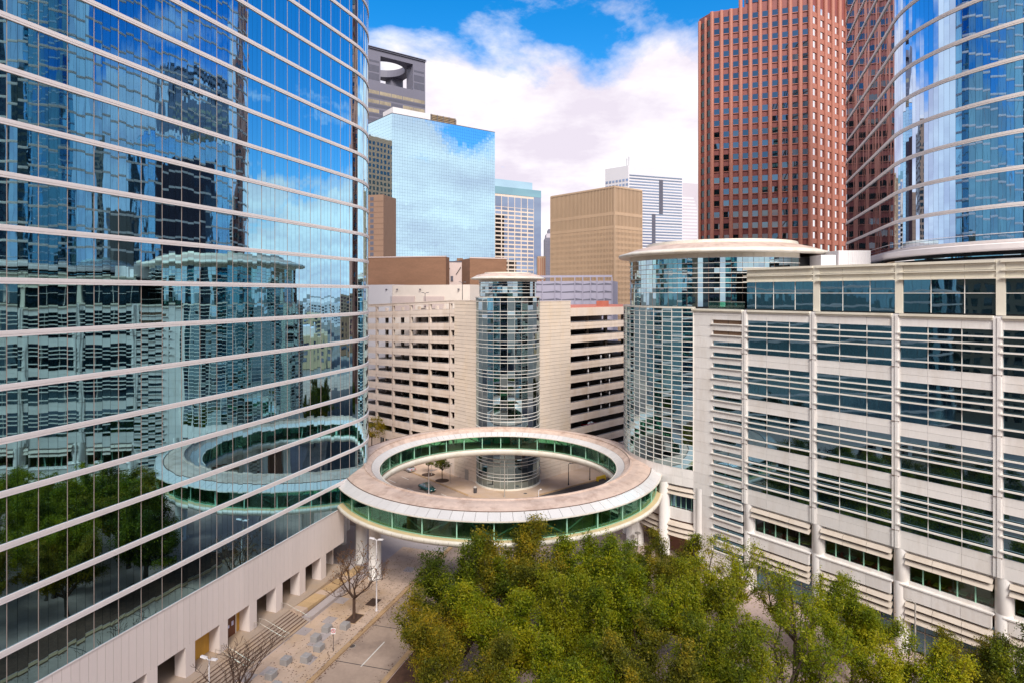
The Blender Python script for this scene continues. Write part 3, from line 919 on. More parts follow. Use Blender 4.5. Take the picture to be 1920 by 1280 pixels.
# fallen leaves on the pavement and in the gutter
lr = np.random.default_rng(5)
pts_ = []
for i in range(1500):
    s_ = lr.uniform(-26, 25)
    n_ = 4.5 + 7.4 * lr.beta(1.6, 0.9)
    pts_.append((s_, n_, 0.012))
for i in range(700):
    s_ = lr.uniform(-26, 20) + lr.normal(0, 0.4)
    pts_.append((s_, 12.25 + abs(lr.normal(0, 0.35)), -0.135) if i % 3 else (s_, 19.2 - abs(lr.normal(0, 0.5)), -0.135))
lm = MB()
for s_, n_, z_ in pts_:
    a_ = lr.uniform(0, 6.28)
    l_ = lr.uniform(0.05, 0.13)
    u_, v_ = (math.cos(a_) * l_, math.sin(a_) * l_), (-math.sin(a_) * l_ * 0.55, math.cos(a_) * l_ * 0.55)
    lm.add([LF.P(s_ - u_[0], n_ - u_[1], z_), LF.P(s_ + v_[0], n_ + v_[1], z_ + 0.02), LF.P(s_ + u_[0], n_ + u_[1], z_), LF.P(s_ - v_[0], n_ - v_[1], z_ + 0.015)], [(0, 1, 2, 3)])
tag(lm.build('leaf_litter', MT['mulch']), 'scattered brown fallen leaves on the pavement and gutter', 'leaf litter', kind='stuff')

for px_i, py_i, z_, lab in ((985, 924, 0.004, 'round dark manhole cover on the pavement before the stair drum'), (742, 884, -0.145, 'round manhole cover in the street by the silver car'), (660, 1210, -0.145, 'round manhole cover in the road beside the planting bed')):
    p = gpt(px_i, py_i, z_)
    t = thing('manhole_cover', lab, 'manhole cover', (p[0], p[1], z_), 'manhole covers')
    MB().lathe(p[0], p[1], [(0.0, z_ + 0.004), (0.36, z_ + 0.004), (0.37, z_)], 18).build('lid', MT['asphalt'], t)
    MB().lathe(p[0], p[1], [(0.38, z_), (0.38, z_ + 0.006), (0.45, z_ + 0.006), (0.45, z_)], 18).build('frame', MT['polegrey'], t)

# ================================================================== ring skywalk
RX, RY = -2.3, 105.0
RING = thing('ring_skywalk', 'circular elevated glass walkway with pink metal roof joining the three buildings', 'skywalk', (RX, RY, 0))
NB = 34
def sector(name, prof, n, m, part_of=RING, sub=2, closed=True, gap=0.0, smooth=False, count=None):
    """one sector mesh shared by n copies turned about the ring's centre"""
    da = 2 * math.pi / n
    mb = MB().lathe(0, 0, prof, sub, gap, da - gap, closed_prof=closed)
    me = mk_mesh(name, mb.v, mb.f, m, smooth)
    for i in range(n):
        inst(name, me, part_of, Matrix.Translation((RX, RY, 0)) @ Matrix.Rotation(da * i, 4, 'Z'))
sector('roof_panel', [(21.25, 13.62), (22.1, 14.10), (22.1, 14.34), (22.4, 14.36), (22.45, 14.2), (23.6, 14.16), (24.6, 13.97), (25.45, 13.70), (25.45, 13.45), (21.25, 13.4)], 68, MT['roofpink'], gap=0.00012, sub=2)
sector('canopy_panel', [(25.5, 13.70), (27.0, 13.02), (27.0, 12.95), (25.5, 13.6)], 102, MT['canopy'], gap=0.0009, sub=1)
sector('canopy_panel', [(20.0, 12.95), (20.0, 13.02), (21.2, 13.62), (21.2, 13.54)], 102, MT['canopy'], gap=0.0012, sub=1)
NR = 170
MB().lathe(RX, RY, [(26.98, 12.90), (27.12, 12.92), (27.12, 13.06), (26.98, 13.08)], NR, closed_prof=True).build('eave_rim', MT['rim'], RING)
MB().lathe(RX, RY, [(20.02, 12.90), (20.02, 13.08), (19.9, 13.06), (19.9, 12.92)], NR, closed_prof=True).build('eave_rim', MT['rim'], RING)
MB().lathe(RX, RY, [(25.42, 13.66), (25.52, 13.72), (25.52, 13.76), (25.42, 13.78)], NR, closed_prof=True).build('roof_seam', MT['seam'], RING)
MB().lathe(RX, RY, [(20.6, 12.96), (26.3, 12.96), (26.3, 13.1), (20.6, 13.1)], NR, closed_prof=True).build('ceiling', MT['white'], RING)
MB().lathe(RX, RY, [(20.4, 10.0), (26.6, 10.0), (26.6, 10.30), (20.4, 10.30)], NR, closed_prof=True).build('floor_slab', MT['carpet'], RING)
# outer ledge and fascia
MB().lathe(RX, RY, [(26.3, 10.36), (26.3, 10.30), (27.0, 10.27), (27.0, 10.32)], NR, closed_prof=True).build('ledge', MT['ledge'], RING)
MB().lathe(RX, RY, [(27.0, 10.34), (27.28, 10.28), (27.32, 10.05), (27.2, 9.75), (26.8, 9.5), (26.0, 9.25), (25.0, 9.1), (22.0, 9.05), (21.0, 9.0), (20.3, 9.1), (20.0, 9.3), (19.8, 9.7), (19.75, 10.1), (19.9, 10.3), (20.25, 10.33)], NR).build('fascia', MT['rim'], RING, True)
fs_ = MB()
for i in range(102):
    a = 2 * math.pi * i / 102
    for r0, r1, zz in ((27.325, 27.335, 10.0),):
        c_, s_ = math.cos(a), math.sin(a)
        tx, ty = -s_ * 0.015, c_ * 0.015
        fs_.quad((RX + c_ * 27.33 - tx, RY + s_ * 27.33 - ty, 9.95), (RX + c_ * 27.33 + tx, RY + s_ * 27.33 + ty, 9.95), (RX + c_ * 27.3 + tx, RY + s_ * 27.3 + ty, 10.27), (RX + c_ * 27.3 - tx, RY + s_ * 27.3 - ty, 10.27))
o_ = fs_.build('fascia_joints', MT['seam'], RING)
o_['kind'] = 'stuff'
sector('pane', [(26.2, 10.40), (26.24, 10.40), (26.24, 12.92), (26.2, 12.92)], 102, MT['ringglass'], gap=0.0006, sub=1)
sector('pane', [(20.6, 10.36), (20.64, 10.36), (20.64, 12.92), (20.6, 12.92)], 102, MT['ringglass'], gap=0.0008, sub=1)
for i in range(NB):
    a = 2 * math.pi * (i + 0.5) / NB
    for r in (26.28, 20.54):
        me = unit_box('ring_post', 0.14, 0.14, 2.62, MT['mint'])
        inst('post', me, RING, Matrix.Translation((RX + r * math.cos(a), RY + r * math.sin(a), 11.66)) @ Matrix.Rotation(a, 4, 'Z'))
    # diagonal truss member inside, alternate bays
    a2 = 2 * math.pi * (i + 1.5) / NB
    z0, z1 = (10.4, 12.9) if i % 2 else (12.9, 10.4)
    MB().tube((RX + 25.5 * math.cos(a), RY + 25.5 * math.sin(a), z0), (RX + 25.5 * math.cos(a2), RY + 25.5 * math.sin(a2), z1), 0.11, n=6).build('brace', MT['polegrey'], RING)
for r, z in ((26.22, 10.42), (20.62, 10.38), (26.22, 12.88), (20.62, 12.88)):
    MB().lathe(RX, RY, [(r - .06, z - .04), (r + .06, z - .04), (r + .06, z + .04), (r - .06, z + .04)], NR, closed_prof=True).build('glazing_channel', MT['mint'], RING)
# columns that carry the ring
for (px_i, py_i) in ((703, 1083), (678, 1052), (1184, 1018), (1000, 1060)):
    p = gpt(px_i, py_i)
    if px_i == 1000:
        p = (6.5, 84.0)
    m = MB().lathe(p[0], p[1], [(1.0, 0.0), (1.0, 0.25), (0.9, 0.3), (0.9, 9.2)], 24)
    m.build('column', MT['white'], RING, True)
# benches and a green lobby panel at the garage end
for dx, lab in ((-3.2, 'left'), (3.4, 'right')):
    bx, by = RX + dx, RY + 23.3
    BN_ = thing('lobby_bench', 'blue bench inside the ring walkway, %s of the green lobby panel' % lab, 'bench', (bx, by, 10.3), 'blue benches in the ring')
    MB().box(bx - 1.0, bx + 1.0, by - 0.35, by + 0.35, 10.65, 10.85).build('seat', MT['bluebench'], BN_)
    MB().box(bx - 1.0, bx + 1.0, by + 0.25, by + 0.4, 10.85, 11.3).build('backrest', MT['bluebench'], BN_)
    for q_ in (-0.85, 0.85):
        MB().box(bx + q_ - 0.06, bx + q_ + 0.06, by - 0.3, by + 0.3, 10.3, 10.65).build('leg', MT['poledark'], BN_)
LB = thing('lobby_screen', 'green lobby screen inside the ring in front of the stair drum', 'screen', (RX + 0.2, RY + 25.2, 10.3))
for i in range(3):
    MB().box(RX - 1.6 + i * 1.15, RX - 1.6 + i * 1.15 + 1.1, RY + 25.2, RY + 25.3, 10.3, 12.6).build('panel', MT['greenwall'], LB)

# ================================================================== garage
GL = Fr((-8.0, 136.3), (-0.690, 0.724), (-0.724, -0.690))
GR = Fr((6.4, 138.2), (0.724, 0.690), (0.690, -0.724))
GA = thing('parking_garage', 'pale concrete parking garage with sloping open levels behind the ring', 'garage', (0, 150, 0))
FH = 3.15
SL = -0.040
def zs(t):
    return SL * max(0.0, t - 8.0)
tcol = [9.5, 17.55, 25.7, 33.8, 41.9, 50.0, 58.1]
sills = [13.05 + FH * k for k in range(-2, 9)]
edges = [7.7] + tcol
for k, zsill in enumerate(sills):
    for a, b in zip(edges, edges[1:]):
        dz = zs(b) - zs(a)
        top = zsill + zs(a)
        m = MB()
        m.fbox(GL, a + 0.015, b - 0.015, -0.3, 0.0, top - 1.62, top, dz)
        m.fbox(GL, a + 0.015, b - 0.015, 0.0, 0.05, top - 0.95, top - 0.03, dz)
        m.build('spandrel', MT['gconc'], GA)
        mr = MB()
        mr.tube(GL.P(a, -0.1, top + 0.16), GL.P(b, -0.1, top + 0.16 + dz), 0.05, n=5)
        mr.build('guard_rail', MT['rail'], GA)
    m = MB()
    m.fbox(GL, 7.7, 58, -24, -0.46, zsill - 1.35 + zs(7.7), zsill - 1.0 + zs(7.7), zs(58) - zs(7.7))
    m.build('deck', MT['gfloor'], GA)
# top parapet of the left face
for a, b in zip(edges, edges[1:]):
    dz = zs(b) - zs(a)
    zt = 40.25 + zs(a)
    MB().fbox(GL, a + 0.015, b - 0.015, -0.45, 0.02, zt - 0.62, zt, dz).build('parapet', MT['gconc'], GA)
    MB().fbox(GL, a + 0.015, b - 0.015, -0.5, 0.12, zt + 0.004, zt + 0.15, dz).build('coping', MT['gconc'], GA)
for t in tcol[:-1]:
    m = MB()
    m.fbox(GL, t - 0.36, t + 0.36, -0.55, -0.02, 0, 39.7 + zs(t))
    m.build('column', MT['gconc'], GA)
    MB().fbox(GL, t - 0.02, t + 0.02, -0.3, 0.055, 5.2, 39.9 + zs(t)).build('joint', MT['seam'], GA)
    for dn in (-8.5, -17):
        MB().fbox(GL, t - 0.35, t + 0.35, dn - 0.35, dn + 0.35, 0, 39.4 + zs(t)).build('deck_column', MT['gconc'], GA)
# back screen of the decks, ribbed (upper levels let light through)
rb = MB()
for i in range(90):
    t = 8 + i * 0.56
    rb.fbox(GL, t, t + 0.3, -24.4, -24.1, 0, 38.6 + zs(t))
rb.build('ribbed_screen', MT['gconc'], GA)
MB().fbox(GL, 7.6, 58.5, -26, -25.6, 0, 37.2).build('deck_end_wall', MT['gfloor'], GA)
# ground storey
MB().fbox(GL, 7.7, 58.1, -0.5, -0.05, 0, 4.5).build('ground_wall', MT['gconc'], GA)
for t in (11.5, 14.0, 16.0, 19.5, 22.0, 27.5, 30.0, 35.5, 38.0):
    w = MB().fbox(GL, t, t + 1.7, -0.05, 0.02, 1.7, 3.5).build('window', MT['glassDark'], GA)
    f = MB()
    f.fbox(GL, t + 0.8, t + 0.88, 0.02, 0.05, 1.7, 3.5)
    f.fbox(GL, t - 0.08, t + 1.78, 0.0, 0.08, 1.6, 1.7)
    f.build('frame', MT['whitebar'], w)
# solid walls flanking the drum, laid in panels
def panel_wall(frame, t0, t1, cols_, z0, z1, rows, m):
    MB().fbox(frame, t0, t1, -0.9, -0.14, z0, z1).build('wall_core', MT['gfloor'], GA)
    dz = (z1 - z0) / rows
    w = (t1 - t0) / cols_
    me = unit_box('garage_wall_panel', w - 0.04, 0.16, dz - 0.055, m)
    for i in range(cols_):
        for j in range(rows):
            c_ = frame.P(t0 + w * (i + 0.5), -0.06 + random.uniform(-0.012, 0.012) + (0.05 if (j % 3 == 1 and i == cols_ - 1) else 0), z0 + dz * (j + 0.5))
            inst('wall_panel', me, GA, Matrix.Translation(c_) @ Matrix.Rotation(yaw_of(frame.n), 4, 'Z'))
panel_wall(GL, -0.2, 7.7, 2, 0.0, 40.2, 50, MT['gpanel'])
panel_wall(GR, -0.2, 10.3, 3, 0.0, 40.0, 50, MT['gpanel'])
MB().fbox(GL, -0.3, 7.75, -0.9, 0.1, 40.204, 40.4).build('coping', MT['gconc'], GA)
MB().fbox(GR, -0.3, 10.35, -0.9, 0.1, 40.004, 40.2).build('coping', MT['gconc'], GA)
dw = MB().fbox(GL, 2.6, 3.9, 0.02, 0.07, 0.0, 2.3).build('service_door', MT['polegrey'], GA)
MB().fbox(GL, 3.65, 3.75, 0.07, 0.13, 1.0, 1.12).build('handle', MT['steel'], dw)
# right face: long open decks
rs = [34.98 - FH * k for k in range(0, 11)]
for k, zsill in enumerate(rs):
    for a in range(0, 5):
        t0, t1 = 10.32 + a * 8.0, 10.32 + (a + 1) * 8.0
        m = MB()
        m.fbox(GR, t0 + 0.015, t1 - 0.015, -0.3, 0.0, zsill - 1.6, zsill)
        m.fbox(GR, t0 + 0.015, t1 - 0.015, 0.0, 0.06, zsill - 0.85, zsill - 0.05)
        m.build('spandrel', MT['gconc'], GA)
    MB().tube(GR.P(10.4, -0.1, zsill + 0.17), GR.P(50.3, -0.1, zsill + 0.17), 0.05, n=5).build('guard_rail', MT['rail'], GA)
    MB().fbox(GR, 10.4, 50.3, -22, -0.46, zsill - 1.35, zsill - 1.0).build('deck', MT['gfloor'], GA)
    for t in (17.5, 22.5, 26.0) if k in (3, 4, 5, 6, 7) else ():
        m = MB()
        m.tube(GR.P(t, -0.5, zsill - 0.1), GR.P(t, -0.5, zsill + 0.7), 0.05, n=6)
        m.build('bollard_post', MT['signwhite'], GA)
        MB().fbox(GR, t - 0.16, t + 0.16, -0.56, -0.44, zsill + 0.55, zsill + 1.15).build('deck_sign', MT['signwhite'], GA)
for a in range(0, 5):
    t0, t1 = 10.32 + a * 8.0, 10.32 + (a + 1) * 8.0
    MB().fbox(GR, t0 + 0.015, t1 - 0.015, -0.45, 0.02, 36.5, 38.5).build('parapet', MT['gconc'], GA)
    MB().fbox(GR, t1 - 0.5, t1 + 0.3, -8.6, -7.8, 0, 38).build('deck_column', MT['gconc'], GA)
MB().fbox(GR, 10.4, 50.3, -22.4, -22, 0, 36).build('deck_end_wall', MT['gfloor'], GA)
MB().fbox(GR, 10.35, 50.3, -22, -0.45, 38.3, 38.65).build('red_roof', MT['redroof'], GA)
MB().fbox(GR, 26.6, 29.2, -5.2, -3.2, 38.66, 40.0).build('roof_hut', MT['redroof'], GA)
MB().fbox(GR, 10.35, 50.3, -0.5, -0.05, 0.0, 1.6).build('ground_wall', MT['gconc'], GA)
MB().poly([GL.P(8, -24.1, 0)[:2], GL.P(58, -24.1, 0)[:2], GL.P(58, -24.4, 0)[:2], GL.P(8, -24.4, 0)[:2]], 0, 1).build('deck_kerb', MT['gfloor'], GA)
MB().fbox(GL, 7.8, 58.0, -24, -0.6, 38.0 + zs(7.8), 38.3 + zs(7.8), zs(58) - zs(7.8)).build('roof_deck', MT['gfloor'], GA)
MB().fbox(GL, -0.2, 7.6, -12, -0.95, 38.3, 38.6).build('lobby_roof', MT['gfloor'], GA)
for px_i, Y, h, lab in ((797, 152, 3.6, 'dark T-shaped lamp on the garage roof nearer the left tower'), (867, 150, 6.2, 'tall dark lamp on the garage roof beside the stair drum')):
    X = at(px_i, Y)[0]
    lamp((X, Y), h, lab, MT['poledark'], [(0.0, 0.9), (math.pi, 0.9)], z0=38.4, r=0.1)

# glass stair drum on the garage corner
GX, GY, GRr = -0.96, 138.0, 7.15
DR = thing('stair_drum', 'slim glass cylinder with white rings and saucer roof on the garage corner', 'glass drum', (GX, GY, 0))
def drum_cells(cx, cy, rad, n, zl, a0, a1):
    cells = []
    for i in range(n):
        t0, t1 = a0 + (a1 - a0) * i / n, a0 + (a1 - a0) * (i + 1) / n
        tm = (t0 + t1) / 2
        w = 2 * rad * math.sin((t1 - t0) / 2)
        for z0, z1 in zip(zl, zl[1:]):
            cells.append(((cx + rad * math.cos(tm), cy + rad * math.sin(tm), (z0 + z1) / 2), round(w, 2), round(z1 - z0, 2), (math.cos(tm), math.sin(tm))))
    return cells
zl = []
z = 41.1
zl.append(z)
zl.append(40.15)
base_z = 38.1
for k in range(12):
    for d in (0.0, -0.74, -1.45):
        zz = base_z - FH * k + d
        if zz > 0.35:
            zl.append(zz)
zl.append(0.35)
zl = zl[::-1]
a0, a1 = R(180 - 10), R(360 + 10)
nG = 16
MB().lathe(GX, GY, [(GRr - 0.14, 0.0), (GRr - 0.14, 41.0)], 32).build('core', MT['dark'], DR)
glass_grid(DR, drum_cells(GX, GY, GRr, nG, zl, a0, a1), MT['glassG'], tilt=0.012, minarea=25)
for i, z in enumerate(zl):
    if i == 0:
        MB().lathe(GX, GY, [(GRr - .1, 0.0), (GRr + .25, 0.0), (GRr + .25, 0.3), (GRr - .1, 0.36)], 48, closed_prof=True).build('plinth', MT['rim'], DR)
        continue
    MB().lathe(GX, GY, [(GRr - .02, z - .045), (GRr + .12, z - .045), (GRr + .12, z + .045), (GRr - .02, z + .045)], 40, a0, a1, closed_prof=True).build('sun_ring', MT['whitebar'], DR)
mu = MB()
for i in range(nG + 1):
    t = a0 + (a1 - a0) * i / nG
    c_, s_ = math.cos(t), math.sin(t)
    mu.tube((GX + (GRr + .02) * c_, GY + (GRr + .02) * s_, 0.3), (GX + (GRr + .02) * c_, GY + (GRr + .02) * s_, 41.0), 0.04, n=4, cap=False)
mu.build('mullions', MT['whitebar'], DR)['kind'] = 'stuff'
# upper drum
MB().lathe(GX, GY, [(6.2, 40.9), (6.2, 44.6)], 32).build('core', MT['dark'], DR)
MB().lathe(GX, GY, [(6.0, 41.0), (7.4, 41.0), (7.4, 41.2), (6.0, 41.2)], 48, closed_prof=True).build('shoulder', MT['rim'], DR)
zu = [41.25, 42.05, 42.75, 43.4, 44.05, 44.5]
glass_grid(DR, drum_cells(GX, GY, 6.36, 20, zu, R(170), R(370)), MT['glassG'], tilt=0.010, nmax=0, name='pane')
for z in zu[1:]:
    MB().lathe(GX, GY, [(6.3, z - .04), (6.56, z - .04), (6.56, z + .04), (6.3, z + .04)], 48, closed_prof=True).build('sun_ring', MT['whitebar'], DR)
MB().lathe(GX, GY, [(6.5, 44.5), (6.5, 44.95), (7.9, 45.0), (8.35, 45.15), (8.35, 45.32), (7.9, 45.5), (6.9, 46.0), (5.2, 46.35), (5.2, 46.6), (0, 46.7)], 64).build('saucer_roof', MT['rim'], DR)
MB().lathe(GX, GY, [(7.75, 45.58), (6.95, 46.01), (5.25, 46.37)], 64).build('roof_sheet', MT['roofpink'], DR)

# ================================================================== podium building (right)
PF = Fr((27.9, 94.35), (0.618, -0.786), (-0.786, -0.618))
PD = thing('podium_building', 'white office building with long horizontal sun bars and round columns at the right', 'office building', (45, 80, 0))
TC = [8.65 + 9.71 * k for k in range(0, 6)]
NBAY = 5
PER = 6.40
g0, g1 = 38.14, 33.44
bars_z = [37.37, 36.60, 35.79, 34.20]
fr3 = [0.0, 0.32, 0.683, 1.0]
MB().fbox(PF, 0.3, TC[-1] + 1, -1.0, -0.32, 12.15, 39.3).build('core_wall', MT['dark'], PD)
cells = []
for b in range(NBAY):
    ta, tb = TC[b] + 0.42, TC[b + 1] - 0.42
    ed = [ta + (tb - ta) * f for f in fr3]
    # parapet
    for a, c_ in zip(ed, ed[1:]):
        MB().fbox(PF, a + 0.012, c_ - 0.012, -0.3, 0.0, g0, 39.12).build('parapet_panel', MT['white'], PD)
    MB().fbox(PF, ta, tb, -0.3, 0.12, 39.125, 39.33).build('coping', MT['cream'], PD)
    MB().fbox(PF, ta, tb, -0.3, 0.26, 39.335, 39.6).build('coping', MT['cream'], PD)
    for r in range(4):
        o = -PER * r
        for a, c_ in zip(ed, ed[1:]):
            cells.append((PF.P((a + c_) / 2, -0.16, (g0 + g1) / 2 + o), round(c_ - a, 2), round(g0 - g1, 2), PF.n))
            zt, zb_ = g1 + o, (31.74 + o if r < 3 else 12.12)
            zm = (zt + zb_) / 2 if r < 3 else zt - 0.78
            MB().fbox(PF, a + 0.012, c_ - 0.012, -0.3, 0.0, zm + 0.012, zt).build('spandrel_panel', MT['white'], PD)
            MB().fbox(PF, a + 0.012, c_ - 0.012, -0.3, 0.0, zb_, zm - 0.012).build('spandrel_panel', MT['white'], PD)
        for z in bars_z:
            m = MB()
            m.fbox(PF, ta - 0.25, tb - 0.02, 0.06, 0.30, z + o - 0.07, z + o + 0.09)
            for f in (0.03, 0.32, 0.683, 0.97):
                tt = ta + (tb - ta) * f
                m.fbox(PF, tt - 0.03, tt + 0.03, -0.2, 0.06, z + o - 0.04, z + o + 0.04)
            m.build('sun_bar', MT['whitebar'], PD)
        for f in fr3[1:3]:
            tt = ta + (tb - ta) * f
            MB().fbox(PF, tt - 0.035, tt + 0.035, -0.15, -0.08, g1 + o, g0 + o).build('mullion', MT['whitebar'], PD)
glass_grid(PD, cells, MT['glassP'], tilt=0.003)
for t in TC:
    m = MB()
    m.fbox(PF, t - 0.41, t + 0.41, -0.3, 0.12, 12.15, 39.45)
    m.fbox(PF, t - 0.05, t + 0.28, 0.12, 0.20, 12.15, 39.40)
    m.build('pilaster', MT['white'], PD)
    for r in range(4):
        MB().fbox(PF, t - 0.415, t + 0.415, 0.10, 0.21, 33.44 - PER * r - 0.02, 33.44 - PER * r + 0.02).build('joint', MT['seam'], PD)
    p = PF.P(t + 0.40, -0.80, 0)
    m = MB().lathe(p[0], p[1], [(0.88, 0.0), (0.88, 8.25), (0.865, 8.28), (0.865, 8.31), (0.88, 8.34), (0.88, 12.14)], 28)
    m.build('round_column', MT['white'], PD, True)
# lower two storeys, set back behind louvres
MB().fbox(PF, 8.0, TC[-1] + 1, -12, -0.35, 11.75, 12.1).build('soffit', MT['white'], PD)
MB().fbox(PF, 8.0, TC[-1] + 1, -12, -0.45, 7.55, 7.9).build('restaurant_floor', MT['carpet'], PD)
MB().fbox(PF, 8.0, TC[-1] + 1, -12.3, -12, 0, 12).build('lining_wall', MT['inside'], PD)
def louvre(frame, a, b, z, name='louvre', m=MT['louvre'], parent=None, n0=-0.58):
    k = MB()
    pr = [(n0 + 0.0, z), (n0 + 0.75, z - 0.50), (n0 + 0.82, z - 0.44), (n0 + 0.5, z + 0.02), (n0 + 0.08, z + 0.10)]
    vs_ = [frame.P(a, n_, zz) for n_, zz in pr] + [frame.P(b, n_, zz) for n_, zz in pr]
    n5 = len(pr)
    k.add(vs_, [(i, (i + 1) % n5, (i + 1) % n5 + n5, i + n5) for i in range(n5)] + [tuple(range(n5))[::-1], tuple(range(n5, 2 * n5))])
    return k.build(name, m, parent)
for b in range(NBAY):
    ta, tb = TC[b] + 0.95, TC[b + 1] - 0.45
    th = [(ta + (tb - ta) * i / 3) for i in range(4)]
    for z in (11.75, 11.0):
        for a, c_ in zip(th, th[1:]):
            louvre(PF, a + 0.02, c_ - 0.02, z, parent=PD)
    for z in (6.1, 5.3, 4.5):
        for a, c_ in zip(th, th[1:]):
            louvre(PF, a + 0.02, c_ - 0.02, z, parent=PD)
    # restaurant windows
    ww = (tb - ta) / 5
    for i in range(5):
        MB().fbox(PF, ta + ww * i + 0.06, ta + ww * (i + 1) - 0.06, -0.62, -0.59, 8.52, 11.7).build('window_pane', MT['clear'], PD)
        MB().fbox(PF, ta + ww * i - 0.06, ta + ww * i + 0.06, -0.68, -0.52, 8.45, 11.7).build('window_mullion', MT['mint'], PD)
    MB().fbox(PF, ta - 0.5, tb + 0.1, -0.7, -0.42, 8.12, 8.46).build('window_sill', MT['white'], PD)
    MB().fbox(PF, ta - 0.5, tb + 0.1, -0.5, 0.12, 7.96, 8.11).build('sill_ledge', MT['ramp'] if False else MT['white'], PD)
    for a, c_ in zip(th, th[1:]):
        MB().fbox(PF, a - 0.1, c_ - 0.125, -0.4, 0.02, 6.45, 7.95).build('spandrel_panel', MT['white'], PD)
    # ground floor shopfront
    for i in range(5):
        MB().fbox(PF, ta + ww * i + 0.06, ta + ww * (i + 1) - 0.06, -1.25, -1.22, 0.3, 2.6).build('shopfront_pane', MT['glassP'], PD)
        MB().fbox(PF, ta + ww * i + 0.06, ta + ww * (i + 1) - 0.06, -1.25, -1.22, 2.75, 6.2).build('shopfront_pane', MT['glassP'], PD)
        MB().fbox(PF, ta + ww * i - 0.05, ta + ww * i + 0.05, -1.3, -1.15, 0.0, 6.3).build('shopfront_mullion', MT['polegrey'], PD)
    MB().fbox(PF, ta, tb, -1.3, -1.14, 2.61, 2.74).build('shopfront_rail', MT['polegrey'], PD)
# stair bay: plain wall and slit windows
W0, W1, W2 = 0.0, 3.35, 8.24
npn = 24
for i in range(npn):
    z0, z1 = 0.0 + 1.6 * i + 0.3, 0.0 + 1.6 * (i + 1) + 0.3
    MB().fbox(PF, W0, W1 - 0.01, -0.4, 0.0, z0 + 0.012, z1 - 0.012).build('wall_panel', MT['white'], PD)
MB().fbox(PF, W0, W2, -0.4, 0.02, 38.72, 39.12).build('wall_panel', MT['white'], PD)
MB().fbox(PF, W0 - 0.2, W2, -0.4, 0.14, 39.125, 39.33).build('coping', MT['cream'], PD)
MB().fbox(PF, W0 - 0.2, W2, -0.4, 0.28, 39.335, 39.6).build('coping', MT['cream'], PD)
MB().fbox(PF, W1 - 0.05, W2, -0.7, -0.45, 1.0, 38.6).build('slit_backing', MT['dark'], PD)
for k in range(22):
    zt, zb_ = 38.06 - 1.6 * k, 37.45 - 1.6 * k
    ztop = 38.70 if k == 0 else 37.45 - 1.6 * (k - 1) - 0.012
    wd = (W2 - W1) / 2
    for j in range(2):
        MB().fbox(PF, W1 + wd * j + 0.01, W1 + wd * (j + 1) - 0.01, -0.4, 0.0, zt, ztop - 0.01).build('slit_spandrel', MT['white'], PD)
        pm_ = MT['beigedark'] if k < 2 else MT['glassP']
        MB().fbox(PF, W1 + wd * j + 0.05, W1 + wd * (j + 1) - 0.05, -0.32, -0.29, zb_, zt).build('slit_pane', pm_, PD)
    MB().fbox(PF, W1 - 0.2, W2 - 0.03, 0.01, 0.2, zb_ - 0.10, zb_ + 0.04).build('sun_bar', MT['whitebar'], PD)
MB().fbox(PF, W1, W2, -0.4, 0.0, 0.0, 3.8 - 0.4).build('wall_panel', MT['white'], PD)
# penthouse storey, set back
UT = 8.4
US = -0.9
MB().fbox(PF, UT, TC[-1] + 1, -1.6, -1.15, 39.6, 45.3).build('penthouse_core', MT['dark'], PD)
cells = []
for b in range(NBAY):
    ta, tb = (UT if b == 0 else TC[b] + 0.45), TC[b + 1] - 0.40
    ed = [ta + (tb - ta) * f for f in ((0, .14, .42, .74, 1.0) if b == 0 else fr3)]
    for a, c_ in zip(ed, ed[1:]):
        cells.append((PF.P((a + c_) / 2, US - 0.1, 42.8), round(c_ - a, 2), 1.55, PF.n))
        cells.append((PF.P((a + c_) / 2, US - 0.1, 40.85), round(c_ - a, 2), 2.2, PF.n))
        MB().fbox(PF, a + 0.012, c_ - 0.012, US - 0.2, US, 44.55, 45.25).build('fascia_panel', MT['cream'], PD)
        MB().fbox(PF, a + 0.012, c_ - 0.012, US - 0.2, US, 43.62, 44.35).build('fascia_panel', MT['cream'], PD)
    for z, n1 in ((45.28, 0.35), (44.37, 0.30), (43.55, 0.38)):
        MB().fbox(PF, ta - 0.4, tb - 0.02, US - 0.15, US + n1, z, z + (0.3 if z > 45 else 0.13)).build('fascia_lip', MT['cream'], PD)
    MB().fbox(PF, ta, tb, US - 0.12, US - 0.02, 41.96, 42.03).build('transom', MT['whitebar'], PD)
    for f in ed[1:-1]:
        MB().fbox(PF, f - 0.035, f + 0.035, US - 0.12, US - 0.03, 39.75, 43.55).build('mullion', MT['whitebar'], PD)
glass_grid(PD, cells, MT['glassP'], tilt=0.003, name='penthouse_pane')
for t in TC[1:]:
    MB().fbox(PF, t - 0.38, t + 0.43, US - 0.3, US + 0.12, 39.62, 45.62).build('penthouse_pilaster', MT['cream'], PD)
MB().poly([PF.P(0.2, -0.45, 0)[:2], PF.P(TC[-1] + 1, -0.45, 0)[:2], PF.P(TC[-1] + 1, -50, 0)[:2], PF.P(0.2, -38, 0)[:2]][::-1], 39.25, 39.55).build('roof', MT['unit'], PD)
MB().poly([PF.P(UT, -1.7, 0)[:2], PF.P(TC[-1] + 1, -1.7, 0)[:2], PF.P(TC[-1] + 1, -34, 0)[:2], PF.P(UT, -34, 0)[:2]][::-1], 45.1, 45.4).build('penthouse_roof', MT['unit'], PD)
MB().fbox(PF, TC[-1] + 1.0, TC[-1] + 1.4, -50, 0, 0, 39.6).build('end_wall', MT['white'], PD)

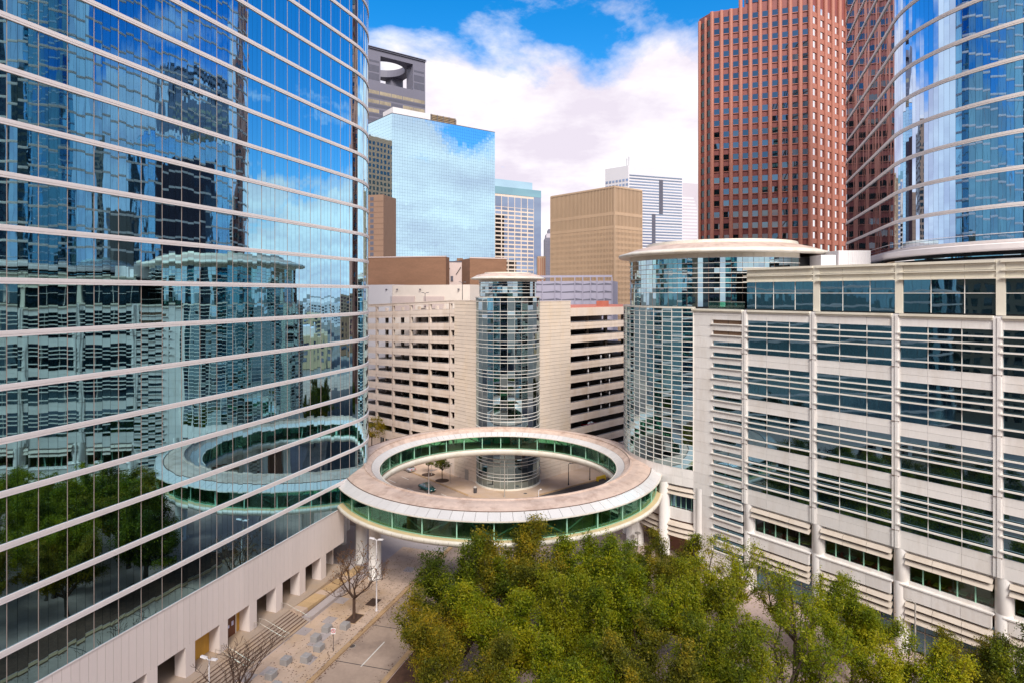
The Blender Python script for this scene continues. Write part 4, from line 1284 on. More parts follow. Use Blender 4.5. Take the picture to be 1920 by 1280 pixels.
# corner drum of the podium
CX, CY, CR = 36.7, 108.4, 16.6
CD = thing('corner_drum', 'large round glass corner drum with white grid and wide saucer roof', 'glass drum', (CX, CY, 0))
zl = [14.85 + 0.757 * i for i in range(33)] + [39.8]
a_f = math.atan2(94.35 - CY, 27.9 - CX)             # where the flat facade begins
a_f = a_f + 2 * math.pi if a_f < 0 else a_f
a_s = a_f - R(114)
nC = 19
MB().lathe(CX, CY, [(CR - 0.15, 12.5), (CR - 0.15, 39.6)], 72).build('core', MT['dark'], CD)
glass_grid(CD, drum_cells(CX, CY, CR, nC, zl, a_s, a_f), MT['glassC'], tilt=0.011, minarea=20)
for z in zl[1:]:
    MB().lathe(CX, CY, [(CR - .02, z - .04), (CR + .10, z - .04), (CR + .10, z + .04), (CR - .02, z + .04)], 60, a_s, a_f, closed_prof=True).build('sun_ring', MT['whitebar'], CD)
for i in range(nC + 1):
    t = a_s + (a_f - a_s) * i / nC
    c_, s_ = math.cos(t), math.sin(t)
    tx, ty = -s_ * 0.04, c_ * 0.04
    q0, q1 = CR - 0.02, CR + 0.10
    m = MB().hexa([(CX + c_ * q0 - tx, CY + s_ * q0 - ty, 14.8), (CX + c_ * q1 - tx, CY + s_ * q1 - ty, 14.8), (CX + c_ * q1 + tx, CY + s_ * q1 + ty, 14.8), (CX + c_ * q0 + tx, CY + s_ * q0 + ty, 14.8),
                   (CX + c_ * q0 - tx, CY + s_ * q0 - ty, 39.7), (CX + c_ * q1 - tx, CY + s_ * q1 - ty, 39.7), (CX + c_ * q1 + tx, CY + s_ * q1 + ty, 39.7), (CX + c_ * q0 + tx, CY + s_ * q0 + ty, 39.7)])
    m.build('mullion', MT['whitebar'], CD)
# skirt in panels, top coping
for i in range(nC):
    t0 = a_s + (a_f - a_s) * i / nC
    t1 = a_s + (a_f - a_s) * (i + 1) / nC
    for z0, z1 in ((12.15, 13.45), (13.47, 14.82)):
        MB().lathe(CX, CY, [(CR - .25, z0), (CR + .04, z0), (CR + .04, z1), (CR - .25, z1)], 2, t0 + 0.0008, t1 - 0.0008, closed_prof=True).build('skirt_panel', MT['white'], CD)
MB().lathe(CX, CY, [(CR - 1.6, 39.62), (CR + .22, 39.62), (CR + .22, 39.86), (CR - 1.6, 39.86)], 60, a_s, a_f, closed_prof=True).build('coping', MT['rim'], CD)
MB().lathe(CX, CY, [(0.0, 12.3), (CR - .2, 12.3)], 60).build('soffit', MT['white'], CD)
MB().lathe(CX, CY, [(0.0, 39.6), (CR - .2, 39.6)], 60).build('terrace', MT['unit'], CD)
# upper drum
UR = 15.5
MB().lathe(CX, CY, [(UR - 0.15, 39.6), (UR - 0.15, 47.6)], 72).build('core', MT['dark'], CD)
zu = [39.9, 42.05, 42.82, 43.6, 44.35, 45.1, 45.87, 46.65, 47.5]
a_u1 = a_f + R(62)
glass_grid(CD, drum_cells(CX, CY, UR, 58, zu, a_s, a_u1), MT['glassC'], tilt=0.008, name='pane', minarea=40)
for z in zu[1:]:
    MB().lathe(CX, CY, [(UR - .02, z - .04), (UR + .18, z - .04), (UR + .18, z + .04), (UR - .02, z + .04)], 80, a_s, a_u1, closed_prof=True).build('sun_ring', MT['whitebar'], CD)
mu = MB()
for i in range(0, 59, 2):
    t = a_s + (a_u1 - a_s) * i / 58
    mu.tube((CX + (UR + .02) * math.cos(t), CY + (UR + .02) * math.sin(t), 39.8), (CX + (UR + .02) * math.cos(t), CY + (UR + .02) * math.sin(t), 47.5), 0.035, n=4, cap=False)
mu.build('mullions', MT['seam'], CD)['kind'] = 'stuff'
for i in range(29):
    t0 = a_s + (a_u1 - a_s) * i / 29
    t1 = a_s + (a_u1 - a_s) * (i + 1) / 29
    MB().lathe(CX, CY, [(UR - .1, 47.52), (UR + .12, 47.52), (UR + .12, 48.2), (UR - .1, 48.2)], 2, t0 + 0.001, t1 - 0.001, closed_prof=True).build('frieze_panel', MT['cream'], CD)
MB().lathe(CX, CY, [(UR, 48.18), (16.9, 48.12), (17.5, 48.2), (17.65, 48.45), (17.5, 48.7), (16.4, 49.0)], 120).build('saucer_rim', MT['rim'], CD, True)
MB().lathe(CX, CY, [(16.5, 48.95), (15.0, 49.5), (12.6, 50.1)], 96).build('roof_sheet', MT['roofpink'], CD)
MB().lathe(CX, CY, [(12.7, 50.05), (12.6, 50.55), (11.5, 50.62), (0, 50.7)], 72).build('roof_crown', MT['rim'], CD)
# base of the drum: columns, louvres, curved shopfront
for ang_ in (a_f + R(4), a_f - R(17.5), a_f - R(39), a_f - R(57), a_f - R(76)):
    c_, s_ = math.cos(ang_), math.sin(ang_)
    x, y = CX + 16.3 * c_, CY + 16.3 * s_
    MB().lathe(x, y, [(0.95, 0), (0.95, 0.2), (0.86, 0.3), (0.86, 12.3)], 24).build('round_column', MT['white'], CD, True)
for (aa, bb) in ((a_f - R(15), a_f + R(1)), (a_f - R(36.5), a_f - R(20)), (a_f - R(55), a_f - R(41))):
    for z in (11.75, 11.0, 6.1, 5.3, 4.5):
        MB().lathe(CX, CY, [(15.9, z), (16.65, z - 0.5), (16.72, z - 0.44), (16.4, z + 0.02), (15.98, z + 0.1)], 6, aa, bb, closed_prof=True).build('louvre', MT['louvre'], CD)
    MB().lathe(CX, CY, [(15.6, 6.45), (16.0, 6.45), (16.0, 8.2), (15.6, 8.2)], 6, aa, bb, closed_prof=True).build('spandrel', MT['white'], CD)
    for i in range(5):
        t0, t1 = aa + (bb - aa) * i / 5, aa + (bb - aa) * (i + 1) / 5
        MB().lathe(CX, CY, [(15.4, 8.3), (15.44, 8.3), (15.44, 11.5), (15.4, 11.5)], 1, t0 + .002, t1 - .002, closed_prof=True).build('window_pane', MT['glassP'], CD)
        MB().tube((CX + 15.45 * math.cos(t0), CY + 15.45 * math.sin(t0), 8.2), (CX + 15.45 * math.cos(t0), CY + 15.45 * math.sin(t0), 11.6), 0.06, n=6).build('window_mullion', MT['mint'], CD)
MB().lathe(CX, CY, [(13.0, 0), (13.0, 8)], 40, a_s, a_f).build('lining_wall', MT['inside'], CD)
# terrace balustrade between drum and penthouse
BA = thing('glass_balustrade', 'green glass balustrade on the terrace beside the upper drum', 'balustrade', PF.P(6, -0.6, 39.6))
for i in range(4):
    MB().fbox(PF, 2.2 + i * 1.5, 2.2 + i * 1.5 + 1.44, -0.75, -0.72, 39.7, 40.65).build('pane', MT['ringglass'], BA)
MB().fbox(PF, 2.2, 8.2, -0.77, -0.70, 40.66, 40.74).build('rail', MT['steel'], BA)
# roof plant on the podium
RU = thing('rooftop_unit', 'boxy white air handling unit on the podium roof below the curved tower', 'roof unit', (52, 96, 45.4))
ux, uy = at(1600, 92)
m = MB()
MB().box(ux - 2.2, ux + 2.6, uy, uy + 5, 45.4, zat(470, 92)).build('casing', MT['unit'], RU)
for i in range(7):
    MB().box(ux - 2.0 + i * 0.64, ux - 1.9 + i * 0.64, uy - 0.05, uy, 45.6, zat(472, 92)).build('rib', MT['polewhite'], RU)
MB().box(ux - 4.6, ux - 2.3, uy + 0.5, uy + 4, 45.4, zat(478, 92)).build('duct', MT['unit'], RU)

# ================================================================== curved tower (right)
TF = Fr((56.3, 90.6), (0.339, 0.941), (-0.941, 0.339))
RT = thing('curved_tower', 'reflective curved glass tower with slim grey bands above the white podium', 'tower', (77, 83, 0))
colsR = stadium(TF, 38.0, 22.0, 0.80, 0.0)
slab_tower(RT, colsR, 52.3, 4.22, -2, 22, MT['glassR'], 47.9, 0.0022, major=0)
pR = path_of(colsR)
MB().sweep(pR[::2], [(-0.5, 47.0), (1.0, 47.0), (1.25, 47.2), (1.25, 47.75), (1.0, 47.9), (-0.5, 47.9)]).build('base_ledge', MT['band'], RT)
for z in (46.6, 46.15, 45.7, 45.25, 44.8):
    MB().sweep(pR[::2], [(-0.3, z - 0.16), (0.75, z - 0.2), (0.75, z - 0.1), (-0.3, z + 0.0)]).build('louvre_band', MT['glassB'] if z != 46.15 else MT['rail'], RT)
MB().sweep(pR[::2], [(-1.0, 39.5), (-0.35, 39.5), (-0.35, 47.0), (-1.0, 47.0)]).build('plant_wall', MT['dark'], RT)
rl = MB()
pts = [(p[0] + p[2] * 0.9, p[1] + p[3] * 0.9, 49.0) for p in pR[::2]]
nb = len(pts)
for i in range(nb):
    rl.tube(pts[i], pts[(i + 1) % nb], 0.04, n=4, cap=False)
rl.build('ledge_rail', MT['band'], RT)

# ================================================================== background buildings
def tpx(fr, px):
    k = (px - 960) / FPX
    return (k * fr.o[1] - fr.o[0]) / (fr.d[0] - k * fr.d[1])
def solid(frame, t0, t1, depth, z0, z1, name, m, parent, n0=0.0):
    return MB().fbox(frame, t0, t1, -depth, n0, z0, z1).build(name, m, parent)

# ---- red granite tower
RC = at(1520, 195)
F1 = frame_lr(RC, -70)
F2 = frame_lr(RC, 55)
RD = thing('red_tower', 'red granite office tower with ribbed vertical piers behind the curved tower', 'tower', (RC[0], RC[1], 0))
tL = tpx(F1, 1335)
tR = tpx(F2, 1612)
ztop = zat(14, 200)
cf = frame_lr(F1.P(tL, 0, 0)[:2], -25)
tCh = 6.5
core = MB()
poly = [F2.P(tR, -0.35, 0)[:2], F2.P(0, -0.35, 0)[:2], F1.P(0.2, -0.35, 0)[:2], F1.P(tL, -0.35, 0)[:2], cf.P(tCh, -0.35, 0)[:2], (cf.P(tCh, 0, 0)[0] + 25, cf.P(tCh, 0, 0)[1] + 28), (F2.P(tR, 0, 0)[0] + 2, F2.P(tR, 0, 0)[1] + 10)]
core.poly(poly[::-1], 0, ztop)
core.build('core', MT['redspan'], RD)
FHr = 3.82
zrow = [zat(470, 197) + FHr * k for k in range(-8, 24)]
ncol = 10
pw = tL / ncol
cells = []
for j, z in enumerate(zrow):
    if z + 2.2 > ztop:
        continue
    for i in range(ncol):
        t = pw * (i + 0.5)
        cells.append((F1.P(t, -0.28, z + 0.9), round(pw - 1.2, 2), 1.8, F1.n))
glass_grid(RD, cells, MT['glassRed'], tilt=0.012, name='window', minarea=20, gap=0.0, depth=0.1)
for i in range(ncol + 1):
    t = pw * i
    p = F1.P(t, -0.1, 0)
    MB().lathe(p[0], p[1], [(0.66, 0), (0.66, ztop + 0.8)], 12).build('pier', MT['redstone'], RD, True)
for z in zrow:
    if z < ztop - 2:
        MB().fbox(F1, 0, tL, -0.2, -0.06, z - 0.22, z - 0.02).build('sill_band', MT['redstone'], RD)
n2_ = 7
pw2 = tR / n2_
w2 = MB()
for z in zrow:
    if z + 2.2 > ztop:
        continue
    for i in range(n2_):
        w2.fbox(F2, pw2 * i + pw2 * 0.30, pw2 * (i + 1) - pw2 * 0.30, -0.3, -0.22, z, z + 2.0)
    for i in range(2):
        w2.fbox(cf, 1.0 + i * 2.8, 2.6 + i * 2.8, -0.3, -0.22, z, z + 2.0)
w2.build('windows', MT['glassDark'], RD)['kind'] = 'stuff'
for i in range(n2_ + 1):
    p = F2.P(pw2 * i, -0.1, 0)
    MB().lathe(p[0], p[1], [(0.75, 0), (0.75, ztop + 0.5)], 10).build('pier', MT['redstone'], RD, True)
for i in range(3):
    p = cf.P(0.2 + 2.9 * i, -0.1, 0)
    MB().lathe(p[0], p[1], [(0.55, 0), (0.55, ztop)], 10).build('pier', MT['redstone'], RD, True)
for z in zrow:
    if z < ztop - 2:
        MB().fbox(F2, 0, tR, -0.34, -0.1, z - 1.6, z - 0.05).build('spandrel', MT['redstone'], RD)
MB().poly([(x * 1.0, y) for x, y in poly][::-1], ztop, ztop + 1.0).build('parapet', MT['redspan'], RD)
tS = tpx(F1, 1397)
MB().poly([F2.P(tR, -0.36, 0)[:2], F2.P(0, -0.36, 0)[:2], F1.P(0.2, -0.36, 0)[:2], F1.P(tS, -0.36, 0)[:2], F1.P(tS, -26, 0)[:2], (F2.P(tR, 0, 0)[0] + 2, F2.P(tR, 0, 0)[1] + 10)][::-1], ztop + 1, ztop + 26).build('core', MT['redspan'], RD)
for i in range(n2_ + 1):
    p = F2.P(pw2 * i, -0.1, 0)
    MB().lathe(p[0], p[1], [(0.75, ztop + 0.5), (0.75, ztop + 26)], 10).build('pier', MT['redstone'], RD, True)
for i in range(0, 8):
    p = F1.P(pw * i, -0.1, 0)
    MB().lathe(p[0], p[1], [(0.62, ztop + 0.5), (0.62, ztop + 26)], 10).build('pier', MT['redstone'], RD, True)
for k in range(6):
    MB().fbox(F1, 0.3, tS - 0.2, -0.29, -0.2, ztop + 2 + FHr * k, ztop + 4 + FHr * k).build('window_strip', MT['glassRed'], RD)

# ---- blue mirror tower
B0 = at(735, 330)
BFf = frame_lr(B0, 53.9)
BFl = frame_lr(B0, -40)
BT = thing('mirror_tower', 'square sky-blue mirror glass tower behind the garage', 'tower', (B0[0], B0[1], 0))
zt = zat(213, 330)
tw = tpx(BFf, 928)
tl = tpx(BFl, 690)
MB().poly([BFl.P(tl, -0.2, 0)[:2], (BFl.P(tl, -0.2, 0)[0] + BFf.d[0] * tw, BFl.P(tl, -0.2, 0)[1] + BFf.d[1] * tw), BFf.P(tw, -0.2, 0)[:2], BFf.P(0.1, -0.2, 0)[:2]], 0, zt - 0.2).build('core', MT['dark'], BT)
cells = []
nx_, dzb = 44, 1.75
for fr_b, tt, nn in ((BFf, tw, 44), (BFl, tl, 15)):
    ww = tt / nn
    zz = zt
    while zz > 30:
        for i in range(nn):
            cells.append((fr_b.P(ww * (i + 0.5), 0, zz - dzb / 2), round(ww, 3), dzb, fr_b.n))
        zz -= dzb
glass_grid(BT, cells, MT['glassB'], tilt=0.0012, nmax=0, gap=0.055)
MB().fbox(BFf, 0, tw, -0.1, 0.12, zt, zt + 0.35).build('coping', MT['fargrey2'], BT)
MB().fbox(BFl, 0, tl, -0.1, 0.12, zt, zt + 0.35).build('coping', MT['fargrey2'], BT)
MB().fbox(BFf, 2.0, tpx(BFf, 812), -16, -3, zt, zt + 4.6).build('penthouse', MT['unit'], BT)
MB().fbox(BFf, tpx(BFf, 861), tpx(BFf, 883), -16, -3, zt, zt + 4.4).build('penthouse', MT['unit'], BT)
lv = MB().fbox(BFf, tpx(BFf, 813), tpx(BFf, 860), -15, -3.3, zt, zt + 4.8).build('louvre_screen', MT['beigedark'], BT)
for i in range(5):
    a = tpx(BFf, 813) + i * (tpx(BFf, 860) - tpx(BFf, 813)) / 4.2
    MB().fbox(BFf, a, a + 0.3, -3.3, -3.0, zt, zt + 4.9).build('screen_post', MT['fargrey2'], lv)
for k in range(5):
    MB().fbox(BFf, tpx(BFf, 813), tpx(BFf, 860), -3.28, -3.05, zt + 0.5 + k * 0.9, zt + 0.75 + k * 0.9).build('screen_slat', MT['litwin'], lv)

# ---- dark tower with the round roof opening
D0 = at(688, 450)
DF = frame_lr(D0, 53)
DT = thing('dark_tower', 'dark grey tower with a round opening through its flat roof', 'tower', (D0[0], D0[1], 0))
W = 48.4
zr = zat(84, 450) - 0.5
zsl = zr - 25.3
MB().fbox(DF, 0, W, -W, 0, 0, zsl).build('body', MT['fargrey'], DT)
for k in range(9):
    zz = zsl - 9.2 - 6.9 * k
    for i in range(5):
        a = 0.6 + i * (W - 0.6) / 5
        bb = a + (W - 0.6) / 5 - 0.7
        wn = MB().fbox(DF, a, bb, -0.1, 0.06, zz, zz + 2.6).build('window_strip', MT['litwin'] if (k + i) % 3 or k == 0 else MT['fargrey2'], DT)
        ms_ = MB()
        for j in range(1, 9):
            x_ = a + (bb - a) * j / 9
            ms_.fbox(DF, x_ - 0.09, x_ + 0.09, 0.06, 0.14, zz, zz + 2.6)
        ms_.build('mullions', MT['fargrey'], wn)
    MB().fbox(DF, 0, W, 0.0, 0.05, zz - 3.0, zz - 0.6).build('spandrel', MT['fargrey2'], DT)
pwid = 10.7
for (a, b, n0, n1) in ((0, pwid, -pwid, 0), (W - pwid, W, -pwid, 0), (0, pwid, -W, -W + pwid), (W - pwid, W, -W, -W + pwid)):
    MB().fbox(DF, a, b, n0, n1, zsl, zr - 5.5).build('corner_pier', MT['fargrey'], DT)
for a in (0.8, W - pwid + 0.8):
    for z0, z1 in ((zsl + 1.0, zsl + 6.0), (zsl + 7.2, zsl + 12.0), (zsl + 14.2, zsl + 15.6)):
        MB().fbox(DF, a, a + pwid - 1.8, 0.0, 0.08, z0, z1).build('louvre', MT['fargrey2'], DT)
# roof slab with a circular hole
nh = 40
hm = MB()
rad = 17.0
outer, inner = [], []
for i in range(nh):
    t = 2 * math.pi * i / nh
    c_, s_ = math.cos(t), math.sin(t)
    k = (W / 2) / max(abs(c_), abs(s_))
    outer.append((W / 2 + k * c_, -W / 2 + k * s_))
    inner.append((W / 2 + rad * c_, -W / 2 + rad * s_))
vs_ = []
for lst in (outer, inner):
    for z in (zr - 5.5, zr):
        vs_ += [DF.P(a, b, z) for a, b in lst]
fs = []
for i in range(nh):
    j = (i + 1) % nh
    fs += [(i, j, 2 * nh + j, 2 * nh + i), (nh + i, nh + j, 3 * nh + j, 3 * nh + i), (i, j, nh + j, nh + i), (2 * nh + i, 2 * nh + j, 3 * nh + j, 3 * nh + i)]
hm.add(vs_, fs)
hm.build('roof_slab', MT['fargrey'], DT)
MB().fbox(DF, -0.8, W + 0.8, -W - 0.8, 0.8, zr + 0.01, zr + 0.02)
ed_ = MB()
for z in (zr - 0.4, zr - 1.6):
    ed_.fbox(DF, -0.6, W + 0.6, 0.02, 0.9, z, z + 0.5)
ed_.build('roof_fins', MT['fargrey2'], DT)

# ---- brown hotel slab beside the left tower
H0 = at(719, 300)
HF = frame_lr(H0, -75)
HT = thing('brown_block', 'brown precast block with a column of dark square windows beside the left tower', 'building', (H0[0], H0[1], 0))
zt = zat(365, 300)
MB().fbox(HF, 0, 14, -14, 0, 0, zt).build('body', MT['browntower'], HT)
for k in range(12):
    MB().fbox(HF, tpx(HF, 700.5), tpx(HF, 694), -0.3, 0.06, zt - 2.8 - 2.72 * k, zt - 1.1 - 2.72 * k).build('window', MT['fargrey2'], HT)
    MB().fbox(HF, 0, 14, 0.0, 0.05, zt - 3.3 - 2.72 * k, zt - 3.15 - 2.72 * k).build('floor_line', MT['seam'], HT)

# ---- brown brick building and white wall behind the garage
K0 = at(836, 215)
KF = frame_lr(K0, -78)
KB = thing('brick_building', 'windowless brown brick building rising behind the garage roof', 'building', (K0[0], K0[1], 0))
MB().fbox(KF, 0, 48, -4, 0, 0, zat(482, 215)).build('brick_wall', MT['brownbrick'], KB)
MB().fbox(KF, -0.1, 48.1, -0.4, 0.15, zat(482, 215), zat(482, 215) + 0.35).build('coping', MT['pinkwall'], KB)
k2 = at(836, 222)
KF2 = Fr(k2, (0.985, 0.17), (0.17, -0.985))
MB().fbox(KF2, 0.1, tpx(KF2, 881), -20, 0, 0, zat(492, 222)).build('pink_wall', MT['pinkwall'], KB)
MB().fbox(KF2, -0.3, tpx(KF2, 881), -0.2, 0.1, zat(492, 222), zat(490, 222)).build('coping', MT['fargrey2'], KB)
for px0, py0, px1, py1 in ((838, 517, 843, 503), (855, 515, 864, 501)):
    a = KF2.P(tpx(KF2, px0), 0.25, zat(py0, 222))
    b = KF2.P(tpx(KF2, px1), 0.25, zat(py1, 222))
    MB().tube(a, b, 0.12, n=6).build('pipe', MT['poledark'], KB)
for px0, py0, w_ in ((836, 515, 4), (845, 518, 4.5), (873, 516, 5)):
    MB().fbox(KF2, tpx(KF2, px0), tpx(KF2, px0 + w_), 0, 0.4, zat(py0 + 9, 222), zat(py0, 222)).build('vent_box', MT['fargrey2'], KB)
MB().fbox(KF2, tpx(KF2, 859), tpx(KF2, 870), -6, -4, zat(492, 222), zat(483, 222)).build('roof_box', MT['beigedark'], KB)
k3 = at(881, 214)
KF3 = Fr(k3, (0.93, 0.367), (0.367, -0.93))
MB().fbox(KF3, 0, tpx(KF3, 950), -20, 0, 0, zat(485, 215)).build('brick_wing', MT['brownbrick'], KB)
MB().fbox(KF3, 0, tpx(KF3, 950), -0.3, 0.12, zat(485, 215), zat(484, 215) + 0.2).build('coping', MT['pinkwall'], KB)
for k in range(4):
    gsl = MB()
    for i in range(9):
        t = 0.8 + i * 0.62
        gsl.fbox(KF3, t, t + 0.3, 0.0, 0.05, zat(545 + 16 * k, 214), zat(535 + 16 * k, 214))
    gsl.build('vent_slots', MT['fargrey2'], KB)
W0_ = at(881, 188)
WF = frame_lr(W0_, -62)
WB = thing('white_building', 'plain white rendered wall rising just behind the garage roof', 'building', (W0_[0], W0_[1], 0))
tt = tpx(WF, 736)
MB().fbox(WF, 0, tt, -10, 0, 0, zat(534, 188)).build('cream_wall', MT['whitewall'], WB)
MB().fbox(WF, tt + 0.02, tt + 30, -10, 0.3, 0, zat(533, 188)).build('white_wall', MT['farwhite'], WB)
for a, b in ((733, 778), (795, 833)):
    MB().fbox(WF, tpx(WF, b), tpx(WF, a), 0.0, 0.3, zat(585, 200), zat(556, 200)).build('low_panel', MT['pinkwall'], WB)
for px0 in (725, 745, 788, 860):
    MB().fbox(WF, tpx(WF, px0), tpx(WF, px0) - 0.5, 0.3, 0.7, zat(544, 200), zat(542, 200)).build('wall_light', MT['fargrey2'], WB)

# ---- glass and stone grid building
G0 = at(1001, 330)
GF = frame_lr((at(880, 425)), 58)
GT = thing('grid_building', 'cream stone office block with dark window grid and blue glass top', 'building', (at(960, 450)[0], 450, 0))
def gz(py):
    return zat(py, 466)
ta, tb = tpx(GF, 915), tpx(GF, 1001)
MB().fbox(GF, ta - 1, tb, -22, -0.05, 0, gz(375)).build('body', MT['creamstone'], GT)
ncg = 7
for k in range(24):
    z1 = gz(398) - k * 3.0
    for i in range(ncg):
        wd = (tb - ta) / ncg
        a = ta + wd * i + 0.4
        MB().fbox(GF, a, a + wd - 0.8, -0.1, -0.02, z1 - 1.95, z1).build('window', MT['glassFar'], GT)
for i in range(ncg):
    wd = (tb - ta) / ncg
    a = ta + wd * i + 0.25
    MB().fbox(GF, a, a + wd - 0.5, -0.1, -0.02, gz(397), gz(379)).build('tall_window', MT['glassFar'], GT)
MB().fbox(GF, ta - 1, tb + 6.5, -22, 0.1, gz(375), gz(362)).build('glass_band', MT['glassL'], GT)
MB().fbox(GF, tb + 0.02, tb + 6.5, -22, -0.1, 0, gz(375)).build('glass_corner', MT['glassFar'], GT)
MB().fbox(GF, ta - 1, tb, -20, -2.0, gz(362), gz(348)).build('glass_crown', MT['glassB'], GT)

# ---- beige finned tower
E0 = at(1152.5, 360)
EL = frame_lr(E0, -41.6)
ER = frame_lr(E0, 51.5)
ET = thing('beige_tower', 'beige office tower with fine vertical stone fins on every side', 'tower', (E0[0], E0[1], 0))
zt = zat(348.6, 360)
tl, tr = tpx(EL, 1032.6), tpx(ER, 1203.6)
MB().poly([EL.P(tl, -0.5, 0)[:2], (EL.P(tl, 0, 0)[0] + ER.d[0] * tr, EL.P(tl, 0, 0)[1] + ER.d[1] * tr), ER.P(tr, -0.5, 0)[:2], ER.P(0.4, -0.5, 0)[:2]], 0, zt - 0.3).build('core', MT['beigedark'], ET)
for fr_b, tt, nn in ((EL, tl, 46), (ER, tr, 20)):
    for i in range(nn + 1):
        a = tt * i / nn
        MB().fbox(fr_b, a - 0.24, a + 0.24, -0.5, 0.25, 0, zt - 0.8).build('fin', MT['beige'], ET)
    z = zt - 27
    k = 0
    sp_ = MB()
    while z > 20:
        sp_.fbox(fr_b, 0, tt, -0.5, -0.1, z, z + 1.5)
        z -= 3.3
    sp_.build('spandrels', MT['beige'], ET)['kind'] = 'stuff'
    for z0, z1 in ((zt - 1.0, zt), (zt - 17.0, zt - 15.2), (zt - 25.0, zt - 23.3)):
        MB().fbox(fr_b, -0.2, tt, -0.5, 0.32 if z1 == zt else 0.1, z0, z1).build('belt_course', MT['beige'], ET)

# ---- white banded tower and the pale one behind it
V0 = at(1178.4, 480)
VL = frame_lr(V0, -48)
VR = frame_lr(V0, 70)
VT = thing('white_tower', 'white tower with dark horizontal window bands behind the beige tower', 'tower', (V0[0], V0[1], 0))
zt = zat(310.6, 480)
tl, tr = tpx(VL, 1134.3), tpx(VR, 1280)
MB().poly([VL.P(tl, -0.2, 0)[:2], (VL.P(tl, 0, 0)[0] + VR.d[0] * tr, VL.P(tl, 0, 0)[1] + VR.d[1] * tr), VR.P(tr, -0.2, 0)[:2], VR.P(0, -0.2, 0)[:2]], 0, zt).build('body', MT['farwhite'], VT)
for k in range(29):
    z = zt - 8.0 - 2.3 * k
    m = MB().fbox(VR, 0.8, tr - 0.6, -0.3, 0.0, z, z + 0.95).build('window_band', MT['glassFar'], VT)
    if k < 13 and k > 0:
        a, b = tpx(VR, 1236), tpx(VR, 1243)
    elif k >= 13:
        a, b = tpx(VR, 1222.5), tpx(VR, 1229)
    else:
        continue
    MB().fbox(VR, a, b, -0.1, 0.08, z - 1.3, z + 0.9).build('dark_slot', MT['fargrey2'], VT)
for k in range(6):
    for i in range(7):
        a = tl * (i + 0.15) / 7
        MB().fbox(VL, a, a + tl / 7 * 0.62, -0.3, 0.03, zt - 12 - 3.65 * k, zt - 10.2 - 3.65 * k).build('window', MT['glassFar'], VT)
an = VR.P(3.5, -6, 0)
for dx in (-1.2, 0.4):
    MB().tube((an[0] + dx, an[1], zt), (an[0] + dx, an[1], zt + 8 + dx), 0.22, n=5).build('antenna', MT['fargrey2'], VT)
P0_ = at(1276, 620)
PW = frame_lr(P0_, 72)
PT = thing('pale_tower', 'hazy pale tower squeezed between the white tower and the red tower', 'tower', (P0_[0], P0_[1], 0))
zt = zat(343, 620)
tr = tpx(PW, 1308.5)
MB().fbox(PW, 0, tr, -20, 0, 0, zt).build('body', MT['farpale'], PT)
for k in range(16):
    MB().fbox(PW, 0.5, tr - 0.9 - max(0, 3.5 - k) * 1.2, -0.2, 0.06, zt - 16 - 3.3 * k, zt - 14.3 - 3.3 * k).build('pale_band', MT['farwhite'], PT)

# ---- lavender garage
L0 = at(1147.5, 232)
LG = frame_lr(L0, -74)
LV = thing('lavender_garage', 'pale lavender parking structure with slanting dark openings behind the stair drum', 'garage', (L0[0], L0[1], 0))
zt = zat(516, 232)
tl = tpx(LG, 968)
MB().fbox(LG, 0, tl, -20, -0.3, 0, zt - 2.2).build('body', MT['lavender'], LV)
MB().fbox(LG, 0, tl, -0.5, 0.0, zt - 0.8, zt).build('parapet_beam', MT['lavender'], LV)
cols_l = [0, 3.0, 5.7, 8.1, 11.2, 14.2, 19.5, 22.0, 27.0, 31.0, tl]
for t in cols_l:
    MB().fbox(LG, t - 0.16, t + 0.16, -0.5, 0.12, 0, zt - 0.8).build('column', MT['lavender'], LV)
for k in range(5):
    for i, (a, b) in enumerate(zip(cols_l, cols_l[1:])):
        z = zt - 3.6 - 2.95 * k
        m = MB()
        P = LG.P
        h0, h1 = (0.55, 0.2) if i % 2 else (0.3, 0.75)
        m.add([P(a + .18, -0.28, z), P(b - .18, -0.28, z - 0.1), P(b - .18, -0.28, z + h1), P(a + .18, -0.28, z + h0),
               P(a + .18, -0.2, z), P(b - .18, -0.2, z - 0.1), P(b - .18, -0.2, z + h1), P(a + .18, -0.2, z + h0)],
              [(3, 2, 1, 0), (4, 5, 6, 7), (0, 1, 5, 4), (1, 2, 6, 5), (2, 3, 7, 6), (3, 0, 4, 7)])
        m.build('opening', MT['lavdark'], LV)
# ---- small far buildings in the gap
Q0 = at(1008, 420)
QT = thing('ornate_block', 'small red and cream ornate block in the gap left of the beige tower', 'building', (Q0[0], Q0[1], 0))
x0, x1 = at(1008, 420)[0], at(1023, 420)[0]
MB().box(x0, x1, 420, 436, 0, zat(481, 420)).build('body', MT['beige'], QT)
for i in range(4):
    MB().box(x0 + 0.5 + i * 1.35, x0 + 1.0 + i * 1.35, 419.7, 420, 40, zat(484, 420)).build('red_strip', MT['redstone'], QT)
Q1 = at(1022, 560)
Q2 = thing('slate_tower', 'narrow slate grey stepped tower in the gap left of the beige tower', 'tower', (Q1[0], Q1[1], 0))
x0, x1 = at(1022.5, 560)[0], at(1045, 560)[0]
MB().box(x0, x1, 560, 590, 0, zat(446, 560)).build('body', MT['fargrey'], Q2)
MB().box(x0 + 1, x1, 562, 588, zat(446, 560), zat(438, 560)).build('setback', MT['farpale'], Q2)
MB().box(x0 + 3, x1, 564, 586, zat(438, 560), zat(429, 560)).build('crown', MT['fargrey'], Q2)
for k in range(14):
    z = zat(452 + k * 4.6, 560)
    MB().box(x0 + 0.5, x1 - 0.5, 559.8, 560, z - 1.0, z).build('window_band', MT['lavdark'], Q2)

